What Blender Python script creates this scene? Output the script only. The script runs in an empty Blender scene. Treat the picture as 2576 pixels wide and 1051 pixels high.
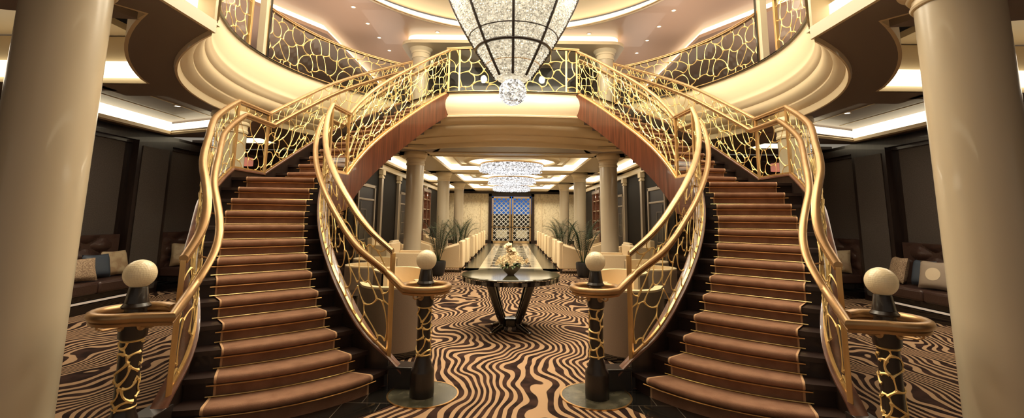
import bpy, bmesh, math, random
from mathutils import Vector, Matrix
from mathutils.geometry import delaunay_2d_cdt
random.seed(7)
sc = bpy.context.scene
PI = math.pi
# ------------------------------------------------------------------ camera
F_PX, PPX, PPY, HOR, EYE = 1130.0, 1288.0, 388.0, 549.0, 1.5
pitch = math.atan((HOR-PPY)/F_PX); roll = math.radians(0.6)
fw = Vector((0, math.cos(pitch), math.sin(pitch)))
rt = Vector((1, 0, 0)); up = rt.cross(fw)
r2 = rt*math.cos(roll)+up*math.sin(roll); u2 = -rt*math.sin(roll)+up*math.cos(roll)
cam = bpy.data.cameras.new('camera'); co = bpy.data.objects.new('camera', cam)
sc.collection.objects.link(co); sc.camera = co
M = Matrix((r2, u2, -fw)).transposed().to_4x4(); M.translation = Vector((0, 0, EYE)); co.matrix_world = M
cam.sensor_fit = 'HORIZONTAL'; cam.sensor_width = 36; cam.lens = 36*F_PX/2576
cam.shift_y = -(525.5-PPY)/2576; cam.clip_start = .05; cam.clip_end = 200
# ------------------------------------------------------------------ world, exposure
w = bpy.data.worlds.new('world'); sc.world = w; w.use_nodes = True
w.node_tree.nodes['Background'].inputs[0].default_value = (1, .86, .68, 1)
w.node_tree.nodes['Background'].inputs[1].default_value = 0.22
sc.view_settings.view_transform = 'Standard'; sc.view_settings.look = 'None'
sc.view_settings.exposure = 0.18; sc.view_settings.gamma = 1; sc.view_settings.use_curve_mapping = False
sc.cycles.use_denoising = True
sc.cycles.max_bounces = 8; sc.cycles.diffuse_bounces = 4; sc.cycles.glossy_bounces = 4
sc.cycles.transparent_max_bounces = 24; sc.cycles.caustics_reflective = False; sc.cycles.caustics_refractive = False
sc.cycles.sample_clamp_indirect = 4
WARM = (1, .83, .56)
def area(name, loc, sx, sy, power, col=WARM, rot=(0, 0, 0), shape='RECTANGLE'):
    l = bpy.data.lights.new(name, 'AREA'); l.shape = shape; l.size = sx
    if shape in ('RECTANGLE', 'ELLIPSE'): l.size_y = sy
    l.energy = power; l.color = col
    o = bpy.data.objects.new(name, l); o.location = loc; o.rotation_euler = rot; o.visible_camera = False; o.visible_glossy = not name.startswith(('hall_ch', 'wall_w')); sc.collection.objects.link(o); return o
def point(name, loc, power, rad=.1, col=WARM):
    l = bpy.data.lights.new(name, 'POINT'); l.energy = power; l.shadow_soft_size = rad; l.color = col
    o = bpy.data.objects.new(name, l); o.location = loc; o.visible_camera = False; sc.collection.objects.link(o); return o
def spot(name, loc, power, ang=95, col=WARM, rad=.05):
    l = bpy.data.lights.new(name, 'SPOT'); l.energy = power; l.spot_size = math.radians(ang); l.spot_blend = .6
    l.shadow_soft_size = rad; l.color = col
    o = bpy.data.objects.new(name, l); o.location = loc; sc.collection.objects.link(o); return o
# big chandelier light, lower and upper deck ceiling light, added fills
CH = (0.0, 6.8)
for k in range(6):
    a_ = PI/6+k*PI/3
    point('chandelier_light', (CH[0]+1.12*math.cos(a_), CH[1]+1.12*math.sin(a_), 4.9), 82, .10, (1, .90, .70))
for sx in (-1, 1):
    area('balcony_cove_light', (sx*4.1, 6.9, 5.95), 1.2, 5.5, 60, WARM)
    area('side_lounge_light', (sx*5.4, 5.6, 3.0), 1.6, 4.0, 52, (1, .85, .66))
    area('stair_light', (sx*2.6, 4.9, 5.9), 1.5, 2.5, 75, (1, .85, .62))
    for yy in (13.5, 18, 22.7): area('aisle_light', (sx*3.05, yy, 3.0), .5, 3.2, 15, (1, .87, .65))
for yy in (13.45, 18.1, 22.7): area('hall_chandelier_light', (0, yy, 2.74), 1.7, 1.7, 105, (1, .9, .7), shape='DISK')
area('wall_wash_fill', (0, 26.5, 3.0), 6.5, .3, 170, (1, .84, .60), rot=(math.radians(-28), 0, 0))  # added fill lamp that brightens the onyx rear wall
for sx in (-1, 1):
    area('upper_ceiling_fill', (sx*3.7, 9.6, 5.3), 1.0, 2.4, 9, (1, .84, .68), rot=(PI, 0, 0))  # added upward fill with no fitting here, brightens the copper ceiling
    area('upper_ceiling_fill', (sx*3.6, 12.6, 5.2), 1.0, 2.4, 9, (1, .84, .68), rot=(PI, 0, 0))  # second added upward fill, for the ceiling farther back
    area('upper_soffit_fill', (sx*6.3, 8.5, 4.4), 2.0, 4.0, 42, (1, .84, .72), rot=(PI, 0, 0))  # added unseen uplight that brightens the outer soffit
area('dome_cove_light', (0, 7.0, 6.3), 5.6, 5.6, 380, (1, .88, .66), shape='DISK')
area('entrance_downlight', (0, 2.2, 5.9), 3.5, 2, 35, (1, .85, .62))
area('hall_front_light', (0, 11.2, 2.95), 3.2, .8, 45, (1, .87, .65))

# ------------------------------------------------------------------ helpers
SG = 1     # mirror sign for the side being built
ROOTLOC = {}
class MB:
    def __init__(s): s.v = []; s.f = []; s.m = []; s.uv = None
    def add(s, vs, fs, mi=0):
        b = len(s.v); s.v += [tuple(p) for p in vs]; s.f += [tuple(i+b for i in f) for f in fs]; s.m += [mi]*len(fs); return s
    def box(s, c, d, rz=0, mi=0, rx=0, taper=1):
        R = Matrix.Rotation(rz, 3, 'Z') @ Matrix.Rotation(rx, 3, 'X'); vs = []
        for z in (-.5, .5):
            t = taper if z > 0 else 1
            for x, y in ((-.5, -.5), (.5, -.5), (.5, .5), (-.5, .5)):
                vs.append(Vector(c)+R @ Vector((x*d[0]*t, y*d[1]*t, z*d[2])))
        return s.add(vs, [(3, 2, 1, 0), (4, 5, 6, 7), (0, 1, 5, 4), (1, 2, 6, 5), (2, 3, 7, 6), (3, 0, 4, 7)], mi)
    def b2(s, x0, x1, y0, y1, z0, z1, mi=0): return s.box(((x0+x1)/2, (y0+y1)/2, (z0+z1)/2), (x1-x0, y1-y0, z1-z0), mi=mi)
    def lathe(s, prof, c=(0, 0, 0), n=24, mi=0, a0=0, a1=2*PI, cap=True):
        full = abs(a1-a0-2*PI) < 1e-6; cnt = n if full else n+1; vs = []
        for r, z in prof:
            for i in range(cnt):
                a = a0+(a1-a0)*i/n
                vs.append((c[0]+r*math.cos(a), c[1]+r*math.sin(a), c[2]+z))
        fs = []
        for j in range(len(prof)-1):
            for i in range(n):
                a = j*cnt+i; b = j*cnt+(i+1) % cnt; fs.append((a, b, b+cnt, a+cnt))
        s.add(vs, fs, mi)
        if full and cap:
            b = len(s.v)-len(vs)
            if prof[0][0] > 1e-4: s.f.append(tuple(b+i for i in reversed(range(n)))); s.m.append(mi)
            if prof[-1][0] > 1e-4: s.f.append(tuple(b+(len(prof)-1)*cnt+i for i in range(n))); s.m.append(mi)
        return s
    def tube(s, pts, r, n=6, closed=False, mi=0, caps=True, flat=1.0):
        pts = [Vector(p) for p in pts]; N = len(pts); rs = r if isinstance(r, (list, tuple)) else [r]*N
        vs = []; prev = None
        for i, p in enumerate(pts):
            a = pts[(i-1) % N] if (closed or i > 0) else p; b = pts[(i+1) % N] if (closed or i < N-1) else p
            t = (b-a)
            t = t.normalized() if t.length > 1e-9 else Vector((0, 0, 1))
            ref = Vector((0, 0, 1)) if abs(t.z) < .93 else Vector((0, 1, 0))
            if prev is None: x = t.cross(ref).normalized()
            else:
                x = prev-t*prev.dot(t); x = x.normalized() if x.length > 1e-6 else t.cross(ref).normalized()
            prev = x; y = x.cross(t)
            for k in range(n):
                an = 2*PI*k/n; vs.append(p+x*rs[i]*math.cos(an)*flat+y*rs[i]*math.sin(an))
        fs = []
        for i in range(N if closed else N-1):
            for k in range(n):
                fs.append((i*n+k, i*n+(k+1) % n, ((i+1) % N)*n+(k+1) % n, ((i+1) % N)*n+k))
        if not closed and caps: fs += [tuple(reversed(range(n))), tuple((N-1)*n+k for k in range(n))]
        return s.add(vs, fs, mi)
    def sweep(s, path, prof, closed=False, mi=0, nrm=None):
        """path: list of (x,y,z); prof: closed polygon of (n, z) - n along the horizontal left normal"""
        N = len(path); K = len(prof); vs = []
        for i in range(N):
            p = Vector(path[i]); a = Vector(path[(i-1) % N]) if (closed or i > 0) else p
            b = Vector(path[(i+1) % N]) if (closed or i < N-1) else p
            t = Vector((b.x-a.x, b.y-a.y, 0)).normalized(); nn = Vector((-t.y, t.x, 0))
            if nrm: nn = Vector(nrm[i])
            for q in prof:
                q = q(i/(N-1)) if callable(q) else q
                vs.append(p+nn*q[0]+Vector((0, 0, q[1])))
        fs = []
        for i in range(N if closed else N-1):
            for k in range(K):
                j = (i+1) % N; fs.append((i*K+k, j*K+k, j*K+(k+1) % K, i*K+(k+1) % K))
        if not closed: fs += [tuple(range(K)), tuple((N-1)*K+k for k in reversed(range(K)))]
        return s.add(vs, fs, mi)
    def poly(s, pts, z0, z1, mi=0):
        n = len(pts); vs = [(p[0], p[1], z0) for p in pts]+[(p[0], p[1], z1) for p in pts]
        return s.add(vs, [tuple(reversed(range(n))), tuple(range(n, 2*n))]+[(i, (i+1) % n, (i+1) % n+n, i+n) for i in range(n)], mi)
    def build(s, name, mats, parent=None, smooth=False, bevel=0, mirror=True, recalc=True, sub=0, crease=50):
        mats = mats if isinstance(mats, (list, tuple)) else [mats]
        sg = SG if mirror else 1; off = ROOTLOC.get(parent.name, (0, 0, 0)) if parent else (0, 0, 0)
        me = bpy.data.meshes.new(name)
        me.from_pydata([(sg*x-off[0], y-off[1], z-off[2]) for x, y, z in s.v], [], s.f)
        for m in mats: me.materials.append(m)
        me.polygons.foreach_set('material_index', s.m)
        if recalc or bevel:
            bm = bmesh.new(); bm.from_mesh(me)
            if bevel: bmesh.ops.remove_doubles(bm, verts=bm.verts, dist=1e-5)
            bmesh.ops.recalc_face_normals(bm, faces=bm.faces); bm.to_mesh(me); bm.free()
        o = bpy.data.objects.new(name, me); sc.collection.objects.link(o)
        if bevel:
            b = o.modifiers.new('b', 'BEVEL'); b.width = bevel; b.segments = 2; b.limit_method = 'ANGLE'
        if sub:
            b = o.modifiers.new('s', 'SUBSURF'); b.levels = sub; b.render_levels = sub
        if smooth:
            for p in me.polygons: p.use_smooth = True
            if not sub: me.set_sharp_from_angle(angle=math.radians(crease))
        if parent: o.parent = parent
        ROOTLOC[o.name] = off
        return o
def tag(o, label=None, cat=None, group=None, kind=None):
    if label: o['label'] = label
    if cat: o['category'] = cat
    if group: o['group'] = group
    if kind: o['kind'] = kind
    return o
def thing(name, loc, label, cat, group=None, rz=0, world=True, kind=None):
    o = bpy.data.objects.new(name, None); sc.collection.objects.link(o); o.location = loc; o.rotation_euler = (0, 0, rz)
    o.empty_display_size = .1
    ROOTLOC[o.name] = tuple(loc) if world else (0, 0, 0)
    return tag(o, label, cat, group, kind)
def struct(mb, name, mat, smooth=False, **k):
    return tag(mb.build(name, mat, None, smooth, **k), kind='structure')
def dup(root, loc, rz=0, label=None, group=None, scale=None):
    r = root.copy(); sc.collection.objects.link(r); r.location = loc; r.rotation_euler = (0, 0, rz)
    if label: r['label'] = label
    if group: r['group'] = group
    if scale: r.scale = scale
    for ch in list(root.children):
        c = ch.copy(); sc.collection.objects.link(c); c.parent = r
        for g in ch.children:
            d = g.copy(); sc.collection.objects.link(d); d.parent = c
    return r
# ------------------------------------------------------------------ materials
def mat(name, col, rough=.5, metal=0, spec=.5, emis=None, es=0, coat=0, noise=None, bump=None):
    m = bpy.data.materials.new(name); m.use_nodes = True; b = m.node_tree.nodes['Principled BSDF']
    b.inputs['Base Color'].default_value = (*col, 1); b.inputs['Roughness'].default_value = rough
    b.inputs['Metallic'].default_value = metal; b.inputs['Specular IOR Level'].default_value = spec
    b.inputs['Coat Weight'].default_value = coat
    if emis: b.inputs['Emission Color'].default_value = (*emis, 1); b.inputs['Emission Strength'].default_value = es
    nt = m.node_tree; L = nt.links
    if noise or bump:
        tc = nt.nodes.new('ShaderNodeTexCoord')
    if noise:   # (scale vec, colour2, contrast lo, hi)
        mp = nt.nodes.new('ShaderNodeMapping'); mp.inputs['Scale'].default_value = noise[0]; L.new(tc.outputs['Object'], mp.inputs[0])
        n = nt.nodes.new('ShaderNodeTexNoise'); n.inputs['Scale'].default_value = 1; n.inputs['Detail'].default_value = 5; L.new(mp.outputs[0], n.inputs['Vector'])
        r = nt.nodes.new('ShaderNodeValToRGB'); r.color_ramp.elements[0].position = noise[2]; r.color_ramp.elements[1].position = noise[3]
        r.color_ramp.elements[0].color = (*col, 1); r.color_ramp.elements[1].color = (*noise[1], 1)
        L.new(n.outputs[0], r.inputs[0]); L.new(r.outputs[0], b.inputs['Base Color'])
    if bump:    # (scale, strength)
        n2 = nt.nodes.new('ShaderNodeTexNoise'); n2.inputs['Scale'].default_value = bump[0]; n2.inputs['Detail'].default_value = 3
        bp = nt.nodes.new('ShaderNodeBump'); bp.inputs['Strength'].default_value = bump[1]; bp.inputs['Distance'].default_value = .02
        L.new(tc.outputs['Object'], n2.inputs['Vector']); L.new(n2.outputs[0], bp.inputs['Height']); L.new(bp.outputs[0], b.inputs['Normal'])
    return m
CREAM = mat('cream_plaster', (.80, .66, .44), .38, coat=.15)
COLM = mat('column_lacquer', (.60, .51, .365), .3, coat=.35)
CAPM = mat('capital_plaster', (.85, .72, .50), .45)
BRASS = mat('brushed_brass', (.80, .54, .24), .34, .75, noise=((30, 30, 4), (.62, .36, .13), .3, .75))
LATT = mat('gilded_metal', (.95, .68, .28), .42, .5)
BRONZE = mat('bronze_handrail', (.50, .31, .15), .33, .7, noise=((8, 8, 8), (.40, .245, .115), .3, .75))
ROD = mat('stair_rod_brass', (.85, .68, .32), .22, 1)
RODC = mat('stair_rod_copper', (.75, .45, .18), .28, 1)
WOOD = mat('rosewood', (.15, .045, .020), .28, coat=.4, noise=((26, 26, 1.2), (.05, .014, .008), .35, .72))
CAPW = mat('walnut_cap', (.20, .085, .05), .3, coat=.3, noise=((14, 4, 14), (.10, .04, .026), .35, .7))
DARKW = mat('dark_wood', (.016, .009, .007), .35, coat=.2, noise=((20, 20, 2), (.028, .016, .012), .35, .7))
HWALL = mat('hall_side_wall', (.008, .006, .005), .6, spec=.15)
PANEL = mat('wall_fabric', (.088, .070, .058), .8, noise=((60, 60, 60), (.062, .048, .039), .35, .65))
BLACK = mat('black_lacquer', (.008, .006, .006), .12, coat=.5)
POSTB = mat('black_bronze', (.020, .014, .012), .32, coat=.2)
CEILD = mat('lower_ceiling', (.23, .185, .165), .42, coat=.1)
CEILC = mat('hall_ceiling', (.62, .52, .36), .5)
CEILU = mat('upper_ceiling_copper', (.60, .40, .29), .36, coat=.3)
RUN = mat('stair_carpet', (.33, .178, .112), .95, spec=.1, noise=((9, 9, 9), (.25, .13, .08), .35, .7), bump=(260, .35))
RUNB = mat('stair_carpet_border', (.62, .38, .21), .9)
TREAD = mat('stair_side_tread', (.028, .014, .011), .42, coat=.15)
CHAIR = mat('cream_leather', (.80, .62, .38), .5, bump=(30, .08))
CHAIRB = mat('taupe_upholstery', (.24, .175, .125), .75, bump=(200, .15))
SOFA = mat('brown_leather', (.050, .024, .018), .35, coat=.15, bump=(40, .12))
GLOBE = mat('ivory_globe', (.85, .72, .48), .35, emis=(1, .74, .38), es=.03, coat=.2)
LEAF = mat('palm_leaf', (.030, .058, .022), .5)
POT = mat('charcoal_pot', (.022, .022, .024), .45)
def dimple(m, sc_=80, st=.22):
    nt = m.node_tree; tc = nt.nodes.new('ShaderNodeTexCoord'); v = nt.nodes.new('ShaderNodeTexVoronoi'); v.inputs['Scale'].default_value = sc_; v.inputs['Randomness'].default_value = .25
    bp = nt.nodes.new('ShaderNodeBump'); bp.inputs['Strength'].default_value = st; bp.inputs['Distance'].default_value = .006
    nt.links.new(tc.outputs['Object'], v.inputs['Vector']); nt.links.new(v.outputs[0], bp.inputs['Height']); nt.links.new(bp.outputs[0], nt.nodes['Principled BSDF'].inputs['Normal'])
dimple(GLOBE)
def emit(name, col, s):
    m = bpy.data.materials.new(name); m.use_nodes = True; nt = m.node_tree; nt.nodes.clear()
    e = nt.nodes.new('ShaderNodeEmission'); o = nt.nodes.new('ShaderNodeOutputMaterial')
    e.inputs[0].default_value = (*col, 1); e.inputs[1].default_value = s; nt.links.new(e.outputs[0], o.inputs[0]); return m
COVE = emit('cove_light', (1, .84, .56), 2.6)
COVES = emit('cove_light_soft', (1, .78, .46), 1.3)
SPOTM = emit('spot_lens', (1, .95, .85), 3.5)
def glassmat():
    m = bpy.data.materials.new('clear_glass'); m.use_nodes = True; nt = m.node_tree; nt.nodes.clear()
    t = nt.nodes.new('ShaderNodeBsdfTransparent'); t.inputs[0].default_value = (.97, .98, .96, 1)
    g = nt.nodes.new('ShaderNodeBsdfGlossy'); g.inputs['Roughness'].default_value = .03
    f = nt.nodes.new('ShaderNodeFresnel'); f.inputs[0].default_value = 1.25
    x = nt.nodes.new('ShaderNodeMixShader'); o = nt.nodes.new('ShaderNodeOutputMaterial'); L = nt.links
    ge = nt.nodes.new('ShaderNodeNewGeometry'); mu = nt.nodes.new('ShaderNodeMath'); mu.operation = 'SUBTRACT'; mu.use_clamp = True
    L.new(f.outputs[0], mu.inputs[0]); L.new(ge.outputs['Backfacing'], mu.inputs[1]); L.new(mu.outputs[0], x.inputs[0]); L.new(t.outputs[0], x.inputs[1]); L.new(g.outputs[0], x.inputs[2]); L.new(x.outputs[0], o.inputs[0])
    return m
GLASS = glassmat()
def zebra():
    m = bpy.data.materials.new('zebra_carpet'); m.use_nodes = True; nt = m.node_tree; L = nt.links; b = nt.nodes['Principled BSDF']
    b.inputs['Roughness'].default_value = .95; b.inputs['Specular IOR Level'].default_value = .1
    tc = nt.nodes.new('ShaderNodeTexCoord'); sx = nt.nodes.new('ShaderNodeSeparateXYZ'); L.new(tc.outputs['Object'], sx.inputs[0])
    def math_(op, a, bb=None, c=None):
        n = nt.nodes.new('ShaderNodeMath'); n.operation = op
        for i, q in enumerate((a, bb, c)):
            if q is None: continue
            if isinstance(q, (int, float)): n.inputs[i].default_value = q
            else: L.new(q, n.inputs[i])
        return n.outputs[0]
    def noise(scale, detail, sc3=(1, 1, 1), off=0):
        mp = nt.nodes.new('ShaderNodeMapping'); mp.inputs['Scale'].default_value = sc3; mp.inputs['Location'].default_value = (off, off*1.3, 0)
        L.new(tc.outputs['Object'], mp.inputs[0]); n = nt.nodes.new('ShaderNodeTexNoise'); n.inputs['Scale'].default_value = scale
        n.inputs['Detail'].default_value = detail; n.inputs['Roughness'].default_value = .4; L.new(mp.outputs[0], n.inputs['Vector']); return n.outputs[0]
    ax = math_('ABSOLUTE', sx.outputs[0])
    n1 = noise(1.35, .5, (1, .8, 1), 3.1); n2 = noise(3.4, .5, (1, .8, 1), 11.7)
    s = math_('MULTIPLY', sx.outputs[0], 11.0)
    s = math_('MULTIPLY_ADD', n1, 12.0, s); s = math_('MULTIPLY_ADD', n2, 2.2, s)
    s = math_('SINE', math_('MULTIPLY', s, 2*PI))
    r = nt.nodes.new('ShaderNodeValToRGB'); r.color_ramp.elements[0].position = .52; r.color_ramp.elements[1].position = .61
    L.new(math_('MULTIPLY_ADD', s, .5, .5), r.inputs[0])
    mix = nt.nodes.new('ShaderNodeMixRGB'); L.new(r.outputs[0], mix.inputs[0])
    nb = noise(6, 2); 
    rd = nt.nodes.new('ShaderNodeValToRGB'); rd.color_ramp.elements[0].color = (.020, .010, .008, 1); rd.color_ramp.elements[1].color = (.052, .026, .019, 1)
    rd.color_ramp.elements[0].position = .42; rd.color_ramp.elements[1].position = .6
    L.new(nb, rd.inputs[0]); L.new(rd.outputs[0], mix.inputs[1]); mix.inputs[2].default_value = (.45, .29, .17, 1)
    L.new(mix.outputs[0], b.inputs['Base Color']); return m
ZEBRA = zebra()
def tilemat(name, c1, c2, mortar, sx, sy, ms=.01, rough=.08, c3=None):
    m = bpy.data.materials.new(name); m.use_nodes = True; nt = m.node_tree; L = nt.links; b = nt.nodes['Principled BSDF']
    b.inputs['Roughness'].default_value = rough
    tc = nt.nodes.new('ShaderNodeTexCoord'); br = nt.nodes.new('ShaderNodeTexBrick'); L.new(tc.outputs['Object'], br.inputs[0])
    br.inputs['Color1'].default_value = (*c1, 1); br.inputs['Color2'].default_value = (*c2, 1); br.inputs['Mortar'].default_value = (*mortar, 1)
    br.inputs['Scale'].default_value = 1; br.inputs['Brick Width'].default_value = sx; br.inputs['Row Height'].default_value = sy; br.inputs['Mortar Size'].default_value = ms
    br.offset = 0.5
    L.new(br.outputs[0], b.inputs['Base Color']); return m
DTILE = tilemat('black_floor_tile', (.010, .009, .008), (.014, .012, .010), (.10, .08, .06), .3, .3, .004)
GMARB = mat('green_marble', (.040, .037, .022), .22, noise=((6, 6, 6), (.14, .125, .085), .4, .7))
PATHC = tilemat('cream_marble', (.80, .70, .52), (.70, .60, .43), (.10, .08, .05), 1.0, .9, .02, .07)
PATHD = mat('dark_marble', (.03, .025, .018), .07, noise=((3, 3, 3), (.09, .075, .05), .4, .7))
def onyx():
    m = mat('onyx_wall', (.88, .78, .56), .3, noise=((2.5, 2.5, 1.4), (.55, .45, .27), .45, .72)); nt = m.node_tree
    for n in nt.nodes:
        if n.type == 'TEX_NOISE': n.inputs['Distortion'].default_value = 2.5; n.inputs['Scale'].default_value = 2.4
        if n.type == 'MAPPING': n.inputs['Rotation'].default_value = (0, .7, 0)
    return m
ONYX = onyx()
# ------------------------------------------------------------------ geometry data (metres)
R_ = .154            # riser
Q1 = [[[-2.179, 3.348], [-1.113, 4.07]], [[-2.198, 3.52], [-1.335, 4.102]], [[-2.257, 3.691], [-1.55, 4.228]], [[-2.365, 3.848], [-1.72, 4.374]], [[-2.499, 3.997], [-1.882, 4.534]], [[-2.639, 4.15], [-2.037, 4.719]], [[-2.759, 4.327], [-2.187, 4.929]], [[-2.878, 4.533], [-2.326, 5.15]], [[-3.021, 4.767], [-2.445, 5.367]], [[-3.18, 5.036], [-2.539, 5.566]], [[-3.32, 5.345], [-2.603, 5.742]], [[-3.443, 5.674], [-2.643, 5.896]], [[-3.53, 5.99], [-2.661, 6.05]]]
Q2 = [[[-3.698, 6.682], [-2.452, 6.611]], [[-3.641, 6.909], [-2.422, 6.769]], [[-3.579, 7.136], [-2.382, 6.936]], [[-3.513, 7.363], [-2.333, 7.113]], [[-3.446, 7.592], [-2.272, 7.304]], [[-3.374, 7.827], [-2.202, 7.507]], [[-3.291, 8.074], [-2.122, 7.718]], [[-3.194, 8.332], [-2.035, 7.933]], [[-3.083, 8.597], [-1.944, 8.145]], [[-2.956, 8.865], [-1.846, 8.353]], [[-2.816, 9.131], [-1.74, 8.555]], [[-2.661, 9.394], [-1.623, 8.753]], [[-2.493, 9.65], [-1.492, 8.95]], [[-2.31, 9.9], [-1.347, 9.148]]]
ZL, ZU = 13*R_, 26*R_     # landing, upper deck
def offc(j, d):
    c = [Vector(q[j]) for q in Q1]; out = []
    for i in range(len(c)):
        t = (c[min(i+1, len(c)-1)]-c[max(i-1, 0)]).normalized(); n = Vector((-t.y, t.x)); out.append(c[i]+n*d)
    return out
EO1 = offc(0, .19); EI1 = offc(1, -.17)     # flight 1 stair edges, outer / inner
def interp(P, n):        # Catmull-Rom resample, n sub-steps per span
    out = []
    for i in range(len(P)-1):
        p0 = P[max(i-1, 0)]; p1 = P[i]; p2 = P[i+1]; p3 = P[min(i+2, len(P)-1)]
        for k in range(n):
            t = k/n; out.append(.5*((2*p1)+(p2-p0)*t+(2*p0-5*p1+4*p2-p3)*t*t+(3*p1-p0-3*p2+p3)*t**3))
    out.append(P[-1]); return out
def edge_path(j, dn=0.0, n=4):
    """stair edge with pitch line height; j=0 outer, 1 inner; dn shift towards the stair. three pieces"""
    e1 = [Vector((p.x, p.y, (k+1)*R_)) for k, p in enumerate(EO1 if j == 0 else EI1)]
    e2 = [Vector((q[j][0], q[j][1], (13+k)*R_)) for k, q in enumerate(Q2)]
    def sh(P):
        out = []
        for i, p in enumerate(P):
            t = P[min(i+1, len(P)-1)]-P[max(i-1, 0)]; t = Vector((t.x, t.y, 0)).normalized(); nn = Vector((-t.y, t.x, 0))
            out.append(p+nn*dn*(-1 if j == 0 else 1))
        return out
    return sh(interp(e1, n)), sh(interp(e2, n))
def up_(P, dz): return [p+Vector((0, 0, dz)) for p in P]
def unit_z(P): return P
# ------------------------------------------------------------------ lattice
def lattice(path, h, cell, rad, seed, thin=1.0, n=4, skip=0.0, sx=1.0):
    """organic web in the ruled surface over path (list of Vector), height h"""
    rnd = random.Random(seed); S = [0]
    for i in range(len(path)-1): S.append(S[-1]+(path[i+1]-path[i]).length)
    Ltot = S[-1]
    def P(u, v):
        u = min(max(u, 0), Ltot)
        lo = 0; hi = len(S)-1
        while hi-lo > 1:
            m = (lo+hi)//2
            if S[m] <= u: lo = m
            else: hi = m
        t = (u-S[lo])/(S[hi]-S[lo]); return path[lo].lerp(path[hi], t)+Vector((0, 0, v))
    pts = []; cx = cell*sx
    nx = int((Ltot+2*cx)/cx)+1; ny = int((h+2*cell)/cell)+1
    for i in range(nx):
        for j in range(ny):
            pts.append(Vector((-cx+i*cx+(.5*cx if j % 2 else 0)+rnd.uniform(-.42, .42)*cx, -cell+j*cell*.95+rnd.uniform(-.42, .42)*cell)))
    vs, es, fs, *_ = delaunay_2d_cdt(pts, [], [], 0, 1e-5)
    cen = []; em = {}
    for fi, f in enumerate(fs):
        a, b, c = [vs[i] for i in f[:3]]; d = 2*(a.x*(b.y-c.y)+b.x*(c.y-a.y)+c.x*(a.y-b.y))
        if abs(d) < 1e-9: cen.append((a+b+c)/3); continue
        ux = (a.dot(a)*(b.y-c.y)+b.dot(b)*(c.y-a.y)+c.dot(c)*(a.y-b.y))/d; uy = (a.dot(a)*(c.x-b.x)+b.dot(b)*(a.x-c.x)+c.dot(c)*(b.x-a.x))/d
        g = (a+b+c)/3; cc = Vector((ux, uy))
        if (cc-g).length > cell: cc = g+(cc-g).normalized()*cell
        cen.append(cc)
        for k in range(3):
            e = tuple(sorted((f[k], f[(k+1) % 3]))); em.setdefault(e, []).append(fi)
    mb = MB()
    for e, ff in em.items():
        if len(ff) != 2: continue
        a, b = cen[ff[0]], cen[ff[1]]
        if (a-b).length < cell*.12: continue
        if rnd.random() < skip: continue
        # clip
        t0, t1 = 0., 1.; ok = True; d = b-a
        for pp, qq in ((-d.x, a.x), (d.x, Ltot-a.x), (-d.y, a.y), (d.y, h-a.y)):
            if abs(pp) < 1e-9:
                if qq < 0: ok = False
            else:
                r = qq/pp
                if pp < 0: t0 = max(t0, r)
                else: t1 = min(t1, r)
        if not ok or t0 >= t1: continue
        A = a+d*t0; B = a+d*t1
        if (A-B).length < .02: continue
        nn = Vector((-d.y, d.x)).normalized()*(B-A).length*rnd.uniform(-.24, .24); ns = 6
        line = []; rr = []
        for k in range(ns):
            t = k/(ns-1); q = A.lerp(B, t)+nn*4*t*(1-t); q.y = min(max(q.y, 0), h)
            line.append(P(q.x, q.y)); rr.append(rad*(1+1.0*abs(2*t-1)**3))
        mb.tube(line, rr, n, flat=.75)
    return mb
RAILP = [(-.030, -.028), (-.030, -.012), (-.024, -.010), (-.033, .000), (-.030, .016), (-.016, .027), (0, .031), (.016, .027), (.030, .016), (.033, 0), (.024, -.010), (.030, -.012), (.030, -.028)]
TUBEP = [(-.012, -.046), (-.016, -.030), (-.010, -.026), (-.026, -.012), (-.031, .004), (-.024, .020), (-.010, .028), (.010, .028), (.024, .020), (.031, .004), (.026, -.012), (.010, -.026), (.016, -.030), (.012, -.046)]

# ================================================================== SETTING
# floor
mb = MB(); mb.b2(-9, 9, -3, 32, -.3, 0); struct(mb, 'floor', ZEBRA, mirror=False)
mb = MB(); mb.b2(-.95, .95, 13.9, 27.4, 0, .006); struct(mb, 'trim_1', PATHC, mirror=False)
def patt():
    mb = MB()
    for sx in (-1, 1):
        mb.b2(sx*1.17-.22, sx*1.17+.22, 13.2, 27.4, 0, .007)
    mb.b2(-1.39, 1.39, 13.2, 13.88, 0, .007)
    return mb
struct(patt(), 'trim_2', GMARB, mirror=False)
mb = MB()
for i in range(13):
    y = 14.3+i*1.0
    for sx in (-1, 1):
        mb.b2(sx*.52-.12, sx*.52+.12, y, y+.5, .006, .012); mb.b2(sx*.17-.1, sx*.17+.1, y+.55, y+.72, .006, .012)
    mb.b2(-.4, .4, y+.1, y+.2, .006, .012); mb.b2(-.62, .62, y+.82, y+.90, .006, .012)
struct(mb, 'trim_3', PATHD, mirror=False)

# ellipse of the opening lip etc.
OC = (0, 6.8)
def circ(R, a): return Vector((OC[0]+R*math.cos(a), OC[1]+R*math.sin(a), 0))
def opening_path(R_lip, bulge_y, nb=14, na=56):
    """ring open towards the camera: from near-left corner round by the far side to near-right corner"""
    a_s = PI+math.asin(3.35/4.30)
    return a_s
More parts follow.
